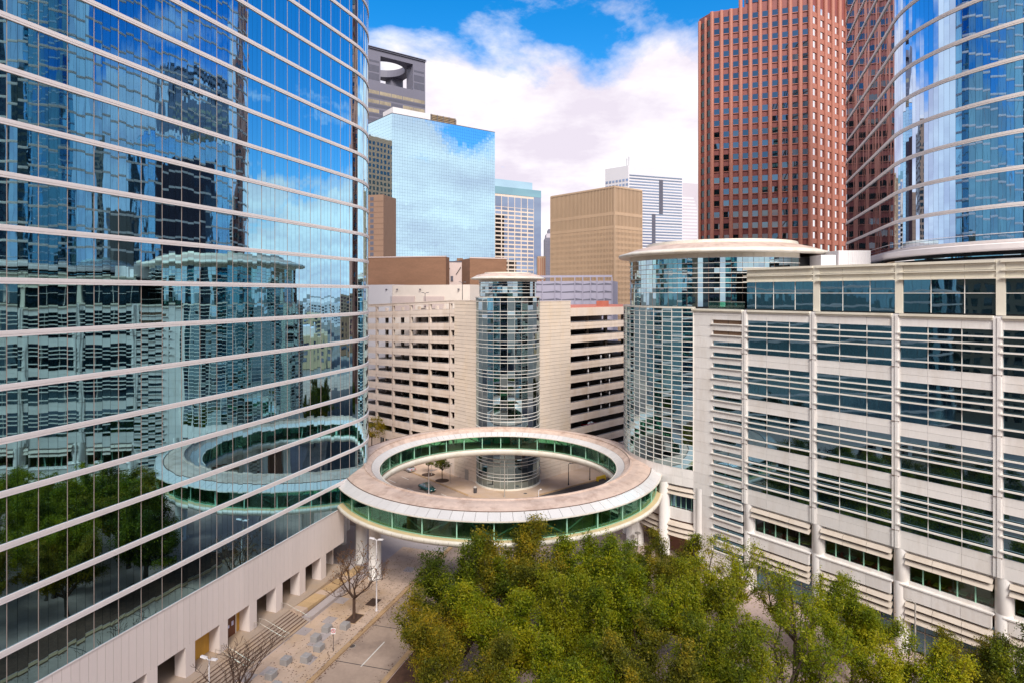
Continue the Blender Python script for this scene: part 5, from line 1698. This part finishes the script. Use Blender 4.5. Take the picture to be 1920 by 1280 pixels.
# ---- towers behind and beside the viewpoint, seen mirrored in the glass
def grid_tower(name, label, x, y, w, d, h, yaw, mwall, mglass, floor=3.9, bay=3.2, frac=0.55, z0=0):
    t = thing(name, label, 'tower', (x, y, 0))
    m = MB()
    g = MB()
    fl = MB()
    c, s = math.cos(yaw), math.sin(yaw)
    def W_(a, b, z):
        return (x + a * c - b * s, y + a * s + b * c, z)
    m.hexa([W_(-w / 2, -d / 2, 0), W_(w / 2, -d / 2, 0), W_(w / 2, d / 2, 0), W_(-w / 2, d / 2, 0), W_(-w / 2, -d / 2, h), W_(w / 2, -d / 2, h), W_(w / 2, d / 2, h), W_(-w / 2, d / 2, h)])
    m.build('walls', mwall, t)
    for (nx, ny, L, off) in ((0, -1, w, d / 2), (0, 1, w, d / 2), (1, 0, d, w / 2), (-1, 0, d, w / 2)):
        nb_ = int(L / bay)
        k = 0
        z = 4.0
        while z + floor < h:
            for i in range(nb_):
                a0 = -L / 2 + L * (i + 0.5 - frac / 2) / nb_
                a1 = a0 + L * frac / nb_
                q_ = []
                for aa, zz in ((a0, z), (a1, z), (a1, z + floor * 0.62), (a0, z + floor * 0.62)):
                    if nx == 0:
                        q_.append(W_(aa * -ny, ny * (off + 0.05), zz))
                    else:
                        q_.append(W_(nx * (off + 0.05), aa * nx, zz))
                g.quad(*q_)
            z += floor
    g.build('windows', mglass, t)['kind'] = 'stuff'
    m2 = MB()
    m2.hexa([W_(-w / 4, -d / 4, h), W_(w / 4, -d / 4, h), W_(w / 4, d / 4, h), W_(-w / 4, d / 4, h), W_(-w / 4, -d / 4, h + 5), W_(w / 4, -d / 4, h + 5), W_(w / 4, d / 4, h + 5), W_(-w / 4, d / 4, h + 5)])
    m2.build('penthouse', MT['unit'], t)
    return t
grid_tower('stone_tower', 'tan stone tower with window grid, seen mirrored in the curved tower', -112, -8, 34, 34, 138, 0.35, MT['tan'], MT['glassDark'])
grid_tower('dark_glass_tower', 'black glass tower seen mirrored beside the tan stone tower', -70, -85, 44, 40, 175, 0.35, MT['fargrey2'], MT['glassDark'], frac=0.86)
grid_tower('teal_tower', 'teal glass tower seen mirrored in the podium drum', 20, -130, 48, 44, 190, 0.2, MT['fargrey2'], MT['glassTeal'], frac=0.9)
grid_tower('added_rust_tower', 'rust brown tower hidden beyond the left tower, mirrored in the blue glass tower', -178, 388, 46, 46, 150, 0.5, MT['browntower'], MT['glassDark'])  # unseen, added so the blue tower's left face mirrors something dark
grid_tower('slab_block', 'low grey office slab seen mirrored across the plaza', -175, 95, 60, 30, 60, 0.35, MT['farpale'], MT['glassFar'])
grid_tower('office_block', 'brown office block seen mirrored at the far right', 165, 20, 44, 44, 70, 0.6, MT['browntower'], MT['glassFar'])

# ================================================================== trees
def tubes_mesh(segs, m, name, n=6):
    mb = MB()
    for a, b, r0, r1 in segs:
        mb.tube(a, b, r0, r1, n, cap=False)
    return mk_mesh(name, mb.v, mb.f, m, True)
def grow(rs, H, W, trunk_h, limbs, levels=3, up=0.55, r0=0.32, kink=0.25):
    segs, tips = [], []
    def branch(p, d, ln, r, lev):
        k = 3
        for i in range(k):
            d = (d + Vector((rs.uniform(-kink, kink), rs.uniform(-kink, kink), rs.uniform(-kink * 0.5, kink * 0.8)))).normalized()
            q_ = p + d * (ln / k)
            r2 = r * (0.86 if i < k - 1 else 0.78)
            segs.append((p, q_, r, r2))
            p, r = q_, r2
            if lev <= 2:
                tips.append((p, lev))
            if i < k - 1 and lev > 1:
                side = Vector((rs.uniform(-1, 1), rs.uniform(-1, 1), rs.uniform(-0.1, 0.8))).normalized()
                branch(p, (d * 0.6 + side * 0.8).normalized(), ln * rs.uniform(0.45, 0.65), r * 0.55, lev - 1)
        if lev > 1:
            for _ in range(2):
                side = Vector((rs.uniform(-1, 1), rs.uniform(-1, 1), rs.uniform(-0.1, 0.7))).normalized()
                branch(p, (d * 0.75 + side * 0.65).normalized(), ln * rs.uniform(0.55, 0.75), r * 0.75, lev - 1)
        else:
            tips.append((p, 0))
    base = Vector((0, 0, 0))
    top = Vector((rs.uniform(-.3, .3), rs.uniform(-.3, .3), trunk_h))
    segs.append((base, base + (top - base) * 0.15, r0 * 1.5, r0 * 1.1))
    segs.append((base + (top - base) * 0.15, top, r0 * 1.1, r0))
    for i in range(limbs):
        a = 2 * math.pi * (i + rs.uniform(-.3, .3)) / limbs
        d = Vector((math.cos(a), math.sin(a), rs.uniform(up * 0.7, up * 1.6))).normalized()
        L = math.hypot(W / 2 * math.hypot(d.x, d.y), (H - trunk_h) * d.z) * 0.62
        branch(top, d, L, r0 * 0.62, levels)
    return segs, tips
def leaves_mesh(name, centers, per, rad, size, m, seed, flat=0.7):
    r = np.random.default_rng(seed)
    cs = np.array(centers)
    n = len(cs) * per
    c_ = np.repeat(cs, per, axis=0)
    rr = np.repeat(r.uniform(0.6, 1.25, len(cs)), per)[:, None] * rad
    off = r.normal(size=(n, 3))
    off /= np.linalg.norm(off, axis=1)[:, None] + 1e-6
    off *= (r.uniform(0, 1, (n, 1)) ** 0.6) * rr
    off *= np.where(r.uniform(0, 1, (n, 1)) < 0.16, 1.75, 1.0)
    off[:, 2] *= flat
    p = c_ + off
    d = r.normal(size=(n, 3))
    d[:, 2] = d[:, 2] * 0.7 + 0.25
    d /= np.linalg.norm(d, axis=1)[:, None]
    up = r.normal(size=(n, 3)) * 0.7 + np.array([0, 0, 1.0])
    s_ = np.cross(d, up)
    s_ /= np.linalg.norm(s_, axis=1)[:, None] + 1e-6
    L = r.uniform(0.7, 1.35, (n, 1)) * size
    w = L * 0.42
    v = np.empty((n, 4, 3))
    v[:, 0] = p - d * L * 0.5
    v[:, 1] = p + s_ * w * 0.5
    v[:, 2] = p + d * L * 0.5
    v[:, 3] = p - s_ * w * 0.5
    me = bpy.data.meshes.new(name)
    me.vertices.add(n * 4)
    me.vertices.foreach_set('co', v.reshape(-1))
    me.loops.add(n * 4)
    me.loops.foreach_set('vertex_index', np.arange(n * 4, dtype=np.int32))
    me.polygons.add(n)
    me.polygons.foreach_set('loop_start', np.arange(0, n * 4, 4, dtype=np.int32))
    me.polygons.foreach_set('loop_total', np.full(n, 4, dtype=np.int32))
    me.materials.append(m)
    me.update()
    me.validate()
    return me
PROTO = {}
def oak_proto(key, seed, H, W, leaf, per, dens, size, trunk_h=2.6, limbs=6, rad=1.05):
    rs = random.Random(seed)
    segs, tips = grow(rs, H, W, trunk_h, limbs, 3, up=0.75)
    # normalise into the wanted crown size
    mxz = max(p.z for p, l in tips)
    mxr = max(math.hypot(p.x, p.y) for p, l in tips)
    kz, kr = (H - 0.7) / mxz, (W / 2 - 0.6) / mxr
    sc = lambda p: Vector((p.x * kr, p.y * kr, p.z * kz if p.z > trunk_h else p.z * (1 if kz > 1 else kz)))
    segs = [(sc(a), sc(b), r0, r1) for a, b, r0, r1 in segs]
    cs = [sc(p) for p, l in tips if sc(p).z > trunk_h + 0.8]
    rs.shuffle(cs)
    cs = cs[:dens]
    trunk = tubes_mesh(segs, MT['bark'], key + '_trunk', 6)
    crown = leaves_mesh(key + '_crown', [tuple(c_) for c_ in cs], per, rad, size, MT[leaf], seed)
    PROTO[key] = (trunk, crown)
oak_proto('oak_a', 3, 13.2, 14.0, 'leaf_a', 115, 400, 0.25, rad=1.0)
oak_proto('oak_b', 8, 12.6, 13.0, 'leaf_b', 110, 380, 0.24, rad=1.0)
oak_proto('oak_c', 21, 12.4, 13.2, 'leaf_c', 115, 390, 0.25, rad=1.0)
oak_proto('oak_d', 34, 11.6, 12.5, 'leaf_c', 70, 190, 0.25, limbs=5, rad=0.85)
def round_proto(key, seed, H, rad_, leaf, n, per, size):
    rs = random.Random(seed)
    segs = [(Vector((0, 0, 0)), Vector((0, 0, H * 0.4)), 0.11, 0.09)]
    cs = []
    c0 = Vector((0, 0, H * 0.68))
    for i in range(n):
        v = Vector((rs.gauss(0, 1), rs.gauss(0, 1), rs.gauss(0, 1))).normalized() * (rs.random() ** 0.4)
        p_ = c0 + Vector((v.x * rad_, v.y * rad_, v.z * H * 0.30))
        cs.append(tuple(p_))
        if i % 5 == 0:
            segs.append((Vector((0, 0, H * 0.38)), p_, 0.05, 0.015))
    PROTO[key] = (tubes_mesh(segs, MT['bark'], key + '_trunk', 5), leaves_mesh(key + '_crown', cs, per, 0.5, size, MT[leaf], seed, flat=0.9))
round_proto('small_a', 5, 6.0, 2.0, 'leaf_a', 70, 60, 0.22)
round_proto('small_b', 9, 6.5, 2.6, 'leaf_b', 80, 40, 0.24)
def tree(name, key, x, y, rot, k, label, group, cat='tree', z=0.0):
    t = thing(name, label, cat, (x, y, z), group)
    tr_, cr_ = PROTO[key]
    mx = Matrix.Translation((x, y, z)) @ Matrix.Rotation(rot, 4, 'Z') @ Matrix.Scale(k, 4)
    inst('trunk', tr_, t, mx)
    inst('crown', cr_, t, mx)
    return t
OAKS = [
    ('oak_a', -6.0, 73.5, 0.3, 1.03, 'dense green oak overhanging the road under the left front of the ring'),
    ('oak_b', 1.2, 74.0, 1.9, 1.13, 'olive oak in front of the middle of the ring'),
    ('oak_c', 8.6, 75.0, 2.7, 1.10, 'bright green oak in front of the ring, right of its middle'),
    ('oak_a', 14.6, 79.5, 4.1, 0.80, 'dark green oak just below the right end of the ring'),
    ('oak_b', 20.8, 79.0, 0.9, 0.88, 'olive oak below the round white columns under the corner drum'),
    ('oak_d', 26.6, 76.0, 2.2, 1.0, 'thin oak with golden leaves in front of the slit windowed wall'),
    ('oak_d', 32.2, 69.5, 3.9, 1.0, 'open crowned oak with bare limbs before the first restaurant bay'),
    ('oak_c', 36.8, 66.0, 5.0, 0.84, 'bright green oak against the second white round column'),
    ('oak_b', 44.8, 58.5, 1.1, 0.74, 'olive oak at the lower right below the restaurant louvres'),
    ('oak_a', 47.8, 54.5, 2.4, 0.90, 'dark green oak in the bottom right corner'),
    ('oak_b', -7.8, 63.0, 3.3, 0.88, 'olive oak leaning over the lower road kerb'),
    ('oak_c', -0.6, 63.5, 0.4, 1.0, 'bright green oak in the second row, left of centre'),
    ('oak_a', 6.8, 65.0, 5.6, 1.02, 'dark green oak in the second row at the centre'),
    ('oak_c', 13.6, 67.0, 1.4, 1.05, 'bright green oak in the second row, right of centre'),
    ('oak_a', 20.4, 67.5, 3.0, 0.95, 'green oak in the second row below the corner drum'),
    ('oak_b', -3.6, 54.0, 1.2, 0.92, 'yellowing olive oak at the bottom edge beside the road'),
    ('oak_c', 4.4, 55.0, 2.2, 0.95, 'bright oak at the bottom edge, left of centre'),
    ('oak_b', 12.0, 55.5, 4.4, 0.98, 'golden olive oak at the bottom edge near the centre'),
    ('oak_a', 19.4, 57.0, 5.2, 0.95, 'green oak at the bottom edge, right of centre'),
    ('oak_d', 27.0, 59.5, 0.6, 1.02, 'sparse oak with dark curving limbs over pink paving'),
    ('oak_c', 35.0, 55.0, 3.6, 0.90, 'yellow green oak at the bottom edge below the lamp'),
    ('oak_b', -9.5, 44.0, 2.0, 0.95, 'olive oak beside the road just below the picture, seen mirrored in the tower'),
    ('oak_a', 0.5, 42.0, 4.0, 0.9, 'green oak below the picture, seen mirrored low in the tower'),
]
for key, x, y, rot, k, lab in OAKS:
    tree('oak_tree', key, x, y, rot, k, lab, 'oaks on the plaza')
for (px_i, py_i, k, lab) in ((829, 899, 0.92, 'small round street tree inside the ring beside the teal car'), (803, 888, 0.8, 'small street tree half hidden by the far rim of the ring'),
                       (697, 846, 1.5, 'small green tree between the left tower and the garage'), (735, 840, 1.35, 'small green tree under the garage decks, second from the left tower'),
                       (772, 838, 1.4, 'small green tree under the garage decks, nearest the stair drum')):
    p = gpt(px_i, py_i)
    tree('street_tree', 'small_b' if k > 1.2 else 'small_a', p[0], p[1], k * 7, k, lab, 'small street trees by the garage')
# street trees and low blocks along the side street, seen mirrored in the left tower
for i, (t_, n_) in enumerate(((36, 16.5), (46, 17), (57, 16.5), (70, 17), (84, 16.5), (100, 17), (60, -3), (74, -3), (90, -3), (112, -2.5))):
    p = GRk.P(t_, n_, 0)
    tree('avenue_tree', 'oak_b' if i % 2 else 'oak_a', p[0], p[1], i * 1.3, 0.7 + 0.06 * (i % 3), 'street tree %s on the %s side of the side street, seen mirrored' % (('nearest', 'second', 'third', 'fourth', 'fifth', 'last')[i] if i < 6 else ('nearest', 'second', 'third', 'last')[i - 6], 'near' if i < 6 else 'far'), 'trees along the side street')
for i, (x, y, w, d, h, mw) in enumerate(((215, 250, 40, 30, 18, 'tan'), (250, 330, 50, 40, 26, 'brownbrick'), (330, 300, 46, 40, 14, 'pinkwall'), (300, 420, 60, 40, 32, 'farpale'), (420, 380, 60, 50, 22, 'tan'), (480, 520, 80, 60, 40, 'browntower'), (620, 560, 90, 60, 30, 'farwhite'), (700, 780, 90, 70, 60, 'farpale'))):
    grid_tower('low_block', ('tan low block at the end of the side street', 'brown brick block beyond the side street', 'low pink block beyond the side street', 'pale office block beyond the brown brick block', 'wide tan block far along the side street', 'brown office block far beyond the side street', 'white low block near the horizon', 'pale tower block on the horizon')[i] + ', seen mirrored', x, y, w, d, h, 0.65, MT[mw], MT['glassFar'], bay=5)
# tree pits
for (px_i, py_i, lab) in ((803, 889, 'far'), (829, 900, 'near')):
    p = gpt(px_i, py_i)
    o = MB().lathe(p[0], p[1], [(0.0, 0.02), (1.5, 0.02), (1.55, 0.005)], 20).build('tree_pit', MT['soil'])
    tag(o, 'round dark soil pit at the foot of the %s small tree inside the ring' % lab, 'tree pit', 'tree pits')
# bare trees
def bare(name, x, y, seed, H, W, label, r0, leaves, trunk_h, lev=4, limbs=5, size=0.2):
    rs = random.Random(seed)
    segs, tips = grow(rs, H, W, trunk_h, limbs, lev, up=0.75, r0=r0, kink=0.36)
    mxz = max(p.z for p, l in tips)
    mxr = max(math.hypot(p.x, p.y) for p, l in tips)
    kz, kr = H / mxz, (W / 2) / mxr
    sc = lambda p: Vector((p.x * kr, p.y * kr, p.z * kz))
    t = thing(name, label, 'tree', (x, y, 0), 'bare trees on the left pavement')
    mx = Matrix.Translation((x, y, 0))
    inst('trunk', tubes_mesh([(sc(a), sc(b), max(r1_, 0.018), max(r2_, 0.014)) for a, b, r1_, r2_ in segs], MT['barkbrown'], name + '_wood', 5), t, mx)
    if leaves:
        cs = [tuple(sc(p)) for p, l in tips]
        rs.shuffle(cs)
        inst('leaves', leaves_mesh(name + '_leaves', cs[:leaves], 4, 0.35, size, MT['leaf_o'], seed), t, mx)
p = gpt(664, 1158)
bare('bare_tree', p[0], p[1], 12, 9.6, 13.0, 'nearly bare tree with a few orange leaves beside the tall white lamp', 0.20, 260, 3.2)
PIT = thing('tree_pit_square', 'square dark soil pit around the nearly bare tree', 'tree pit', (p[0], p[1], 0))
MB().fbox(Fr(p, LF.d, LF.n), -1.1, 1.1, -0.75, 0.75, -0.02, 0.012).build('soil', MT['soil'], PIT)
f = MB()
for a, b, c_, d in ((-1.2, 1.2, -0.85, -0.76), (-1.2, 1.2, 0.76, 0.85), (-1.2, -1.11, -0.75, 0.75), (1.11, 1.2, -0.75, 0.75)):
    f.fbox(Fr(p, LF.d, LF.n), a, b, c_, d, -0.02, 0.02)
f.build('edging', MT['kerb'], PIT)
p2 = gpt(700, 1128)
o = MB().fbox(Fr(p2, LF.d, LF.n), -1.0, 1.0, -0.7, 0.7, -0.02, 0.012).build('tree_pit_empty', MT['soil'])
tag(o, 'empty square soil pit at the foot of the tall white lamp', 'tree pit')
p = gpt(440, 1330)
bare('bare_twig_tree', p[0], p[1], 27, 7.2, 12.5, 'leafless tree with dense dark twigs at the bottom left', 0.20, 0, 2.2)

# hedge in the planter under the corner drum
p0 = gpt(1236, 1046)
HD = thing('planter', 'curved low planter with yellowing shrubs under the corner drum', 'planter', (p0[0], p0[1], 0))
pts = [gpt(1233, 1047), gpt(1255, 1052), gpt(1280, 1062), gpt(1300, 1072)]
m = MB()
for a, b in zip(pts, pts[1:]):
    dx, dy = b[0] - a[0], b[1] - a[1]
    l = math.hypot(dx, dy)
    m.fbox(Fr(a, (dx / l, dy / l), (dy / l, -dx / l)), 0, l, -0.5, 0.5, -0.1, 0.5)
m.build('planter_wall', MT['kerb'], HD)
cs = []
for a, b in zip(pts, pts[1:]):
    for i in range(14):
        u = i / 14
        cs.append((a[0] + (b[0] - a[0]) * u, a[1] + (b[1] - a[1]) * u, 0.75 + random.uniform(-.1, .15)))
inst('shrubs', leaves_mesh('shrub_leaves', cs, 50, 0.45, 0.2, MT['plant'], 4), HD, Matrix.Identity(4))
# plywood hoarding in the drive-in under the drum
yh = thing('hoarding', 'yellow plywood hoarding in the dark drive under the corner drum', 'hoarding', (CX - 9, CY - 8, 0))
MB().box(CX - 11.5, CX - 2, CY - 6.2, CY - 6.0, 0, 4.6).build('board', MT['ply'], yh)
MB().fbox(Fr((CX - 11.5, CY - 6.2), (-0.5, 0.86), (-0.86, -0.5)), 0.0, 2.5, -0.1, 0.1, 0, 4.6).build('board', MT['ply'], yh)
# lamp before the restaurant front
lx, ly = PF.P(29.3, 5.5, 0)[:2]
lx, ly = at(1716, 66.0)
lamp((lx, ly), zat(1128, 66.0), 'slim grey lamp post in front of the restaurant windows', MT['polegrey'], [(2.6, 0.9)], r=0.11)
for (px_i, py_i, h, lab) in ((1196, 1030, 2.6, 'small disc-topped post lamp by the round columns'), (1298, 1068, 2.0, 'small disc-topped post lamp by the plain white wall')):
    p = gpt(px_i, py_i)
    t = thing('post_lamp', lab, 'post lamp', (p[0], p[1], 0), 'disc topped post lamps')
    MB().tube((p[0], p[1], 0), (p[0], p[1], h), 0.07, n=8).build('pole', MT['polegrey'], t)
    MB().lathe(p[0], p[1], [(0.1, h), (0.45, h + 0.12), (0.5, h + 0.22), (0.3, h + 0.3), (0, h + 0.32)], 16).build('lamp_head', MT['polegrey'], t)

# ================================================================== cars
def car(x, y, yaw, paint, label, z=-0.146):
    t = thing('parked_car' if 'parked' in label else 'car', label, 'car', (x, y, z))
    mx = Matrix.Translation((x, y, z)) @ Matrix.Rotation(yaw, 4, 'Z')
    def loft(st, name, m, parent, cap=True, smooth=False):
        k = len(st[0])
        vs_ = [v for s_ in st for v in s_]
        fs = []
        for i in range(len(st) - 1):
            for q_ in range(k):
                q2 = (q_ + 1) % k
                fs.append((i * k + q_, i * k + q2, (i + 1) * k + q2, (i + 1) * k + q_))
        fs += [tuple(range(k))[::-1], tuple(range((len(st) - 1) * k, len(st) * k))]
        return inst(name, mk_mesh(name, vs_, fs, m, smooth), parent, mx)
    def sec(xx, hw, zb_, zt_, r=0.12):
        return [(xx, -hw + r, zb_), (xx, hw - r, zb_), (xx, hw, zb_ + r), (xx, hw, zt_ - r * 1.3), (xx, hw - r, zt_), (xx, -hw + r, zt_), (xx, -hw, zt_ - r * 1.3), (xx, -hw, zb_ + r)]
    body = [sec(-2.35, 0.70, 0.42, 0.80), sec(-2.25, 0.82, 0.30, 0.92), sec(-1.6, 0.89, 0.24, 0.98), sec(-0.6, 0.90, 0.22, 0.98), sec(0.7, 0.90, 0.22, 0.96), sec(1.4, 0.88, 0.24, 0.88), sec(2.1, 0.82, 0.28, 0.76), sec(2.35, 0.68, 0.36, 0.64)]
    b = loft(body, 'body', paint, t, smooth=True)
    def cs_(xx, hb, ht, z0_, z1_):
        return [(xx, -hb, z0_), (xx, hb, z0_), (xx, ht, z1_), (xx, -ht, z1_)]
    gl_ = [cs_(-1.75, 0.78, 0.76, 0.93, 0.96), cs_(-1.05, 0.80, 0.62, 0.93, 1.38), cs_(0.15, 0.80, 0.63, 0.93, 1.40), cs_(0.98, 0.78, 0.76, 0.91, 0.94)]
    loft(gl_, 'windows', MT['carglass'], t)
    rf = [cs_(-1.08, 0.63, 0.60, 1.375, 1.40), cs_(-0.5, 0.64, 0.60, 1.395, 1.46), cs_(0.16, 0.64, 0.60, 1.395, 1.425)]
    loft(rf, 'roof', paint, t)
    for sx in (-1, 1):
        pl_ = [[(-0.42, sx * 0.80, 0.93), (-0.34, sx * 0.80, 0.93), (-0.34, sx * 0.64, 1.4), (-0.42, sx * 0.64, 1.4)], [(-0.42, sx * 0.815, 0.93), (-0.34, sx * 0.815, 0.93), (-0.34, sx * 0.655, 1.4), (-0.42, sx * 0.655, 1.4)]]
        loft(pl_, 'pillar', paint, t)
        loft([[(0.75, sx * 0.9, 0.95), (0.9, sx * 0.9, 0.95), (0.9, sx * 0.9, 1.06), (0.75, sx * 0.9, 1.06)], [(0.75, sx * 1.03, 0.95), (0.85, sx * 1.03, 0.95), (0.85, sx * 1.03, 1.06), (0.75, sx * 1.03, 1.06)]], 'mirror', paint, t)
        for wx in (-1.42, 1.38):
            w = MB().tube((wx, sx * 0.70, 0.32), (wx, sx * 0.91, 0.32), 0.32, n=16)
            wo = inst('wheel', mk_mesh('tyre', w.v, w.f, MT['tyre']), t, mx)
            r_ = MB().tube((wx, sx * 0.90, 0.32), (wx, sx * 0.925, 0.32), 0.2, n=12)
            inst('rim', mk_mesh('rim', r_.v, r_.f, MT['rimm']), wo, mx).matrix_basis = Matrix.Identity(4)
        h = MB().box(2.18, 2.37, sx * 0.45 - 0.17, sx * 0.45 + 0.17, 0.52, 0.66)
        inst('headlight', mk_mesh('headlight', h.v, h.f, MT['headl']), t, mx)
        h = MB().box(-2.37, -2.24, sx * 0.55 - 0.17, sx * 0.55 + 0.17, 0.66, 0.84)
        inst('taillight', mk_mesh('taillight', h.v, h.f, MT['taill']), t, mx)
    return t
p = gpt(801, 918, -0.15)
car(p[0], p[1], math.atan2(-cd[1], -cd[0]), MT['carteal'], 'dark teal sedan driving along the street inside the ring')
p = gpt(765, 881, -0.15)
car(p[0], p[1], math.atan2(cd[1], cd[0]), MT['carsilver'], 'silver sedan parked at the far kerb inside the ring')
car(13.0, 118.5, math.atan2(kd[1], kd[0]), MT['carwhite'], 'white car stopped in the side street under the ring')
pp = GR.P(20.0, -2.2, 0)
car(pp[0], pp[1], math.atan2(GR.d[1], GR.d[0]), MT['carred'], 'red car parked on the lowest garage deck right of the stair drum', z=34.98 - FH * 8 - 1.0)
for t_, lv_, lab, pnt in ((14.0, -1, 'silver car parked on a low left garage deck near the stair drum', 'carsilver'), (29.5, -1, 'white car parked on a low left garage deck, third opening', 'carwhite'), (36.0, -1, 'pale car parked on a low left garage deck near the left tower', 'carsilver'),
                      (12.0, 0, 'red car parked on a left garage deck nearest the stair drum', 'carred'), (22.0, 0, 'white car parked on a left garage deck, second opening', 'carwhite'), (31.0, 1, 'teal car parked on a left garage deck, third opening', 'carteal'), (15.0, 2, 'silver car parked on a middle left garage deck near the stair drum', 'carsilver'), (20.5, 3, 'white car parked on a middle left garage deck, second opening', 'carwhite')):
    pp = GL.P(t_, -3.2, 0)
    car(pp[0], pp[1], math.atan2(GL.n[1], GL.n[0]), MT[pnt], lab, z=13.05 + FH * lv_ - 1.0 + zs(t_))

# ================================================================== restaurant furniture behind the podium windows
def rest_table(t_, n_, top, lab):
    x, y, z = PF.P(t_, n_, 7.9)
    t = thing('restaurant_table', lab, 'table', (x, y, z), 'restaurant tables behind the podium windows')
    yaw = yaw_of(PF.n)
    mx = Matrix.Translation((x, y, z)) @ Matrix.Rotation(yaw, 4, 'Z')
    inst('table_top', unit_box('table_top_' + top, 1.1, 1.0, 0.06, MT[top]), t, mx @ Matrix.Translation((0, 0, 0.75)))
    inst('leg', unit_box('table_leg', 0.1, 0.1, 0.74, MT['poledark']), t, mx @ Matrix.Translation((0, 0, 0.37)))
    inst('foot', unit_box('table_foot', 0.5, 0.5, 0.04, MT['poledark']), t, mx @ Matrix.Translation((0, 0, 0.02)))
def rest_chair(t_, n_, face, lab):
    x, y, z = PF.P(t_, n_, 7.9)
    t = thing('restaurant_chair', lab, 'chair', (x, y, z), 'red restaurant chairs behind the podium windows')
    mx = Matrix.Translation((x, y, z)) @ Matrix.Rotation(yaw_of(PF.n) + face, 4, 'Z')
    inst('seat', unit_box('chair_seat', 0.46, 0.46, 0.06, MT['redseat']), t, mx @ Matrix.Translation((0, 0, 0.45)))
    inst('backrest', unit_box('chair_back', 0.46, 0.05, 0.5, MT['redseat']), t, mx @ Matrix.Translation((0, 0.22, 0.75)))
    for a in (-0.2, 0.2):
        for b in (-0.2, 0.2):
            inst('leg', unit_box('chair_leg', 0.04, 0.04, 0.45, MT['steel']), t, mx @ Matrix.Translation((a, b, 0.22)))
bn = ['leftmost restaurant bay', 'second restaurant bay', 'third restaurant bay', 'rightmost restaurant bay']
on = ['first', 'second', 'third', 'fourth']
for b in range(4):
    for i in range(4):
        t_ = TC[b] + 1.9 + i * 2.05
        top = ('greentop', 'greentop', 'yellowtop', 'yellowtop')[i] if b != 2 else ('greentop', 'yellowtop', 'greentop', 'greentop')[i]
        rest_table(t_, -1.55, top, '%s %s table from the left in the %s' % (on[i], 'green' if top[0] == 'g' else 'yellow topped', bn[b]))
        rest_chair(t_ - 0.75, -1.55, math.pi / 2, 'red chair left of the %s table in the %s' % (on[i], bn[b]))
        rest_chair(t_ + 0.75, -1.55, -math.pi / 2, 'red chair right of the %s table in the %s' % (on[i], bn[b]))
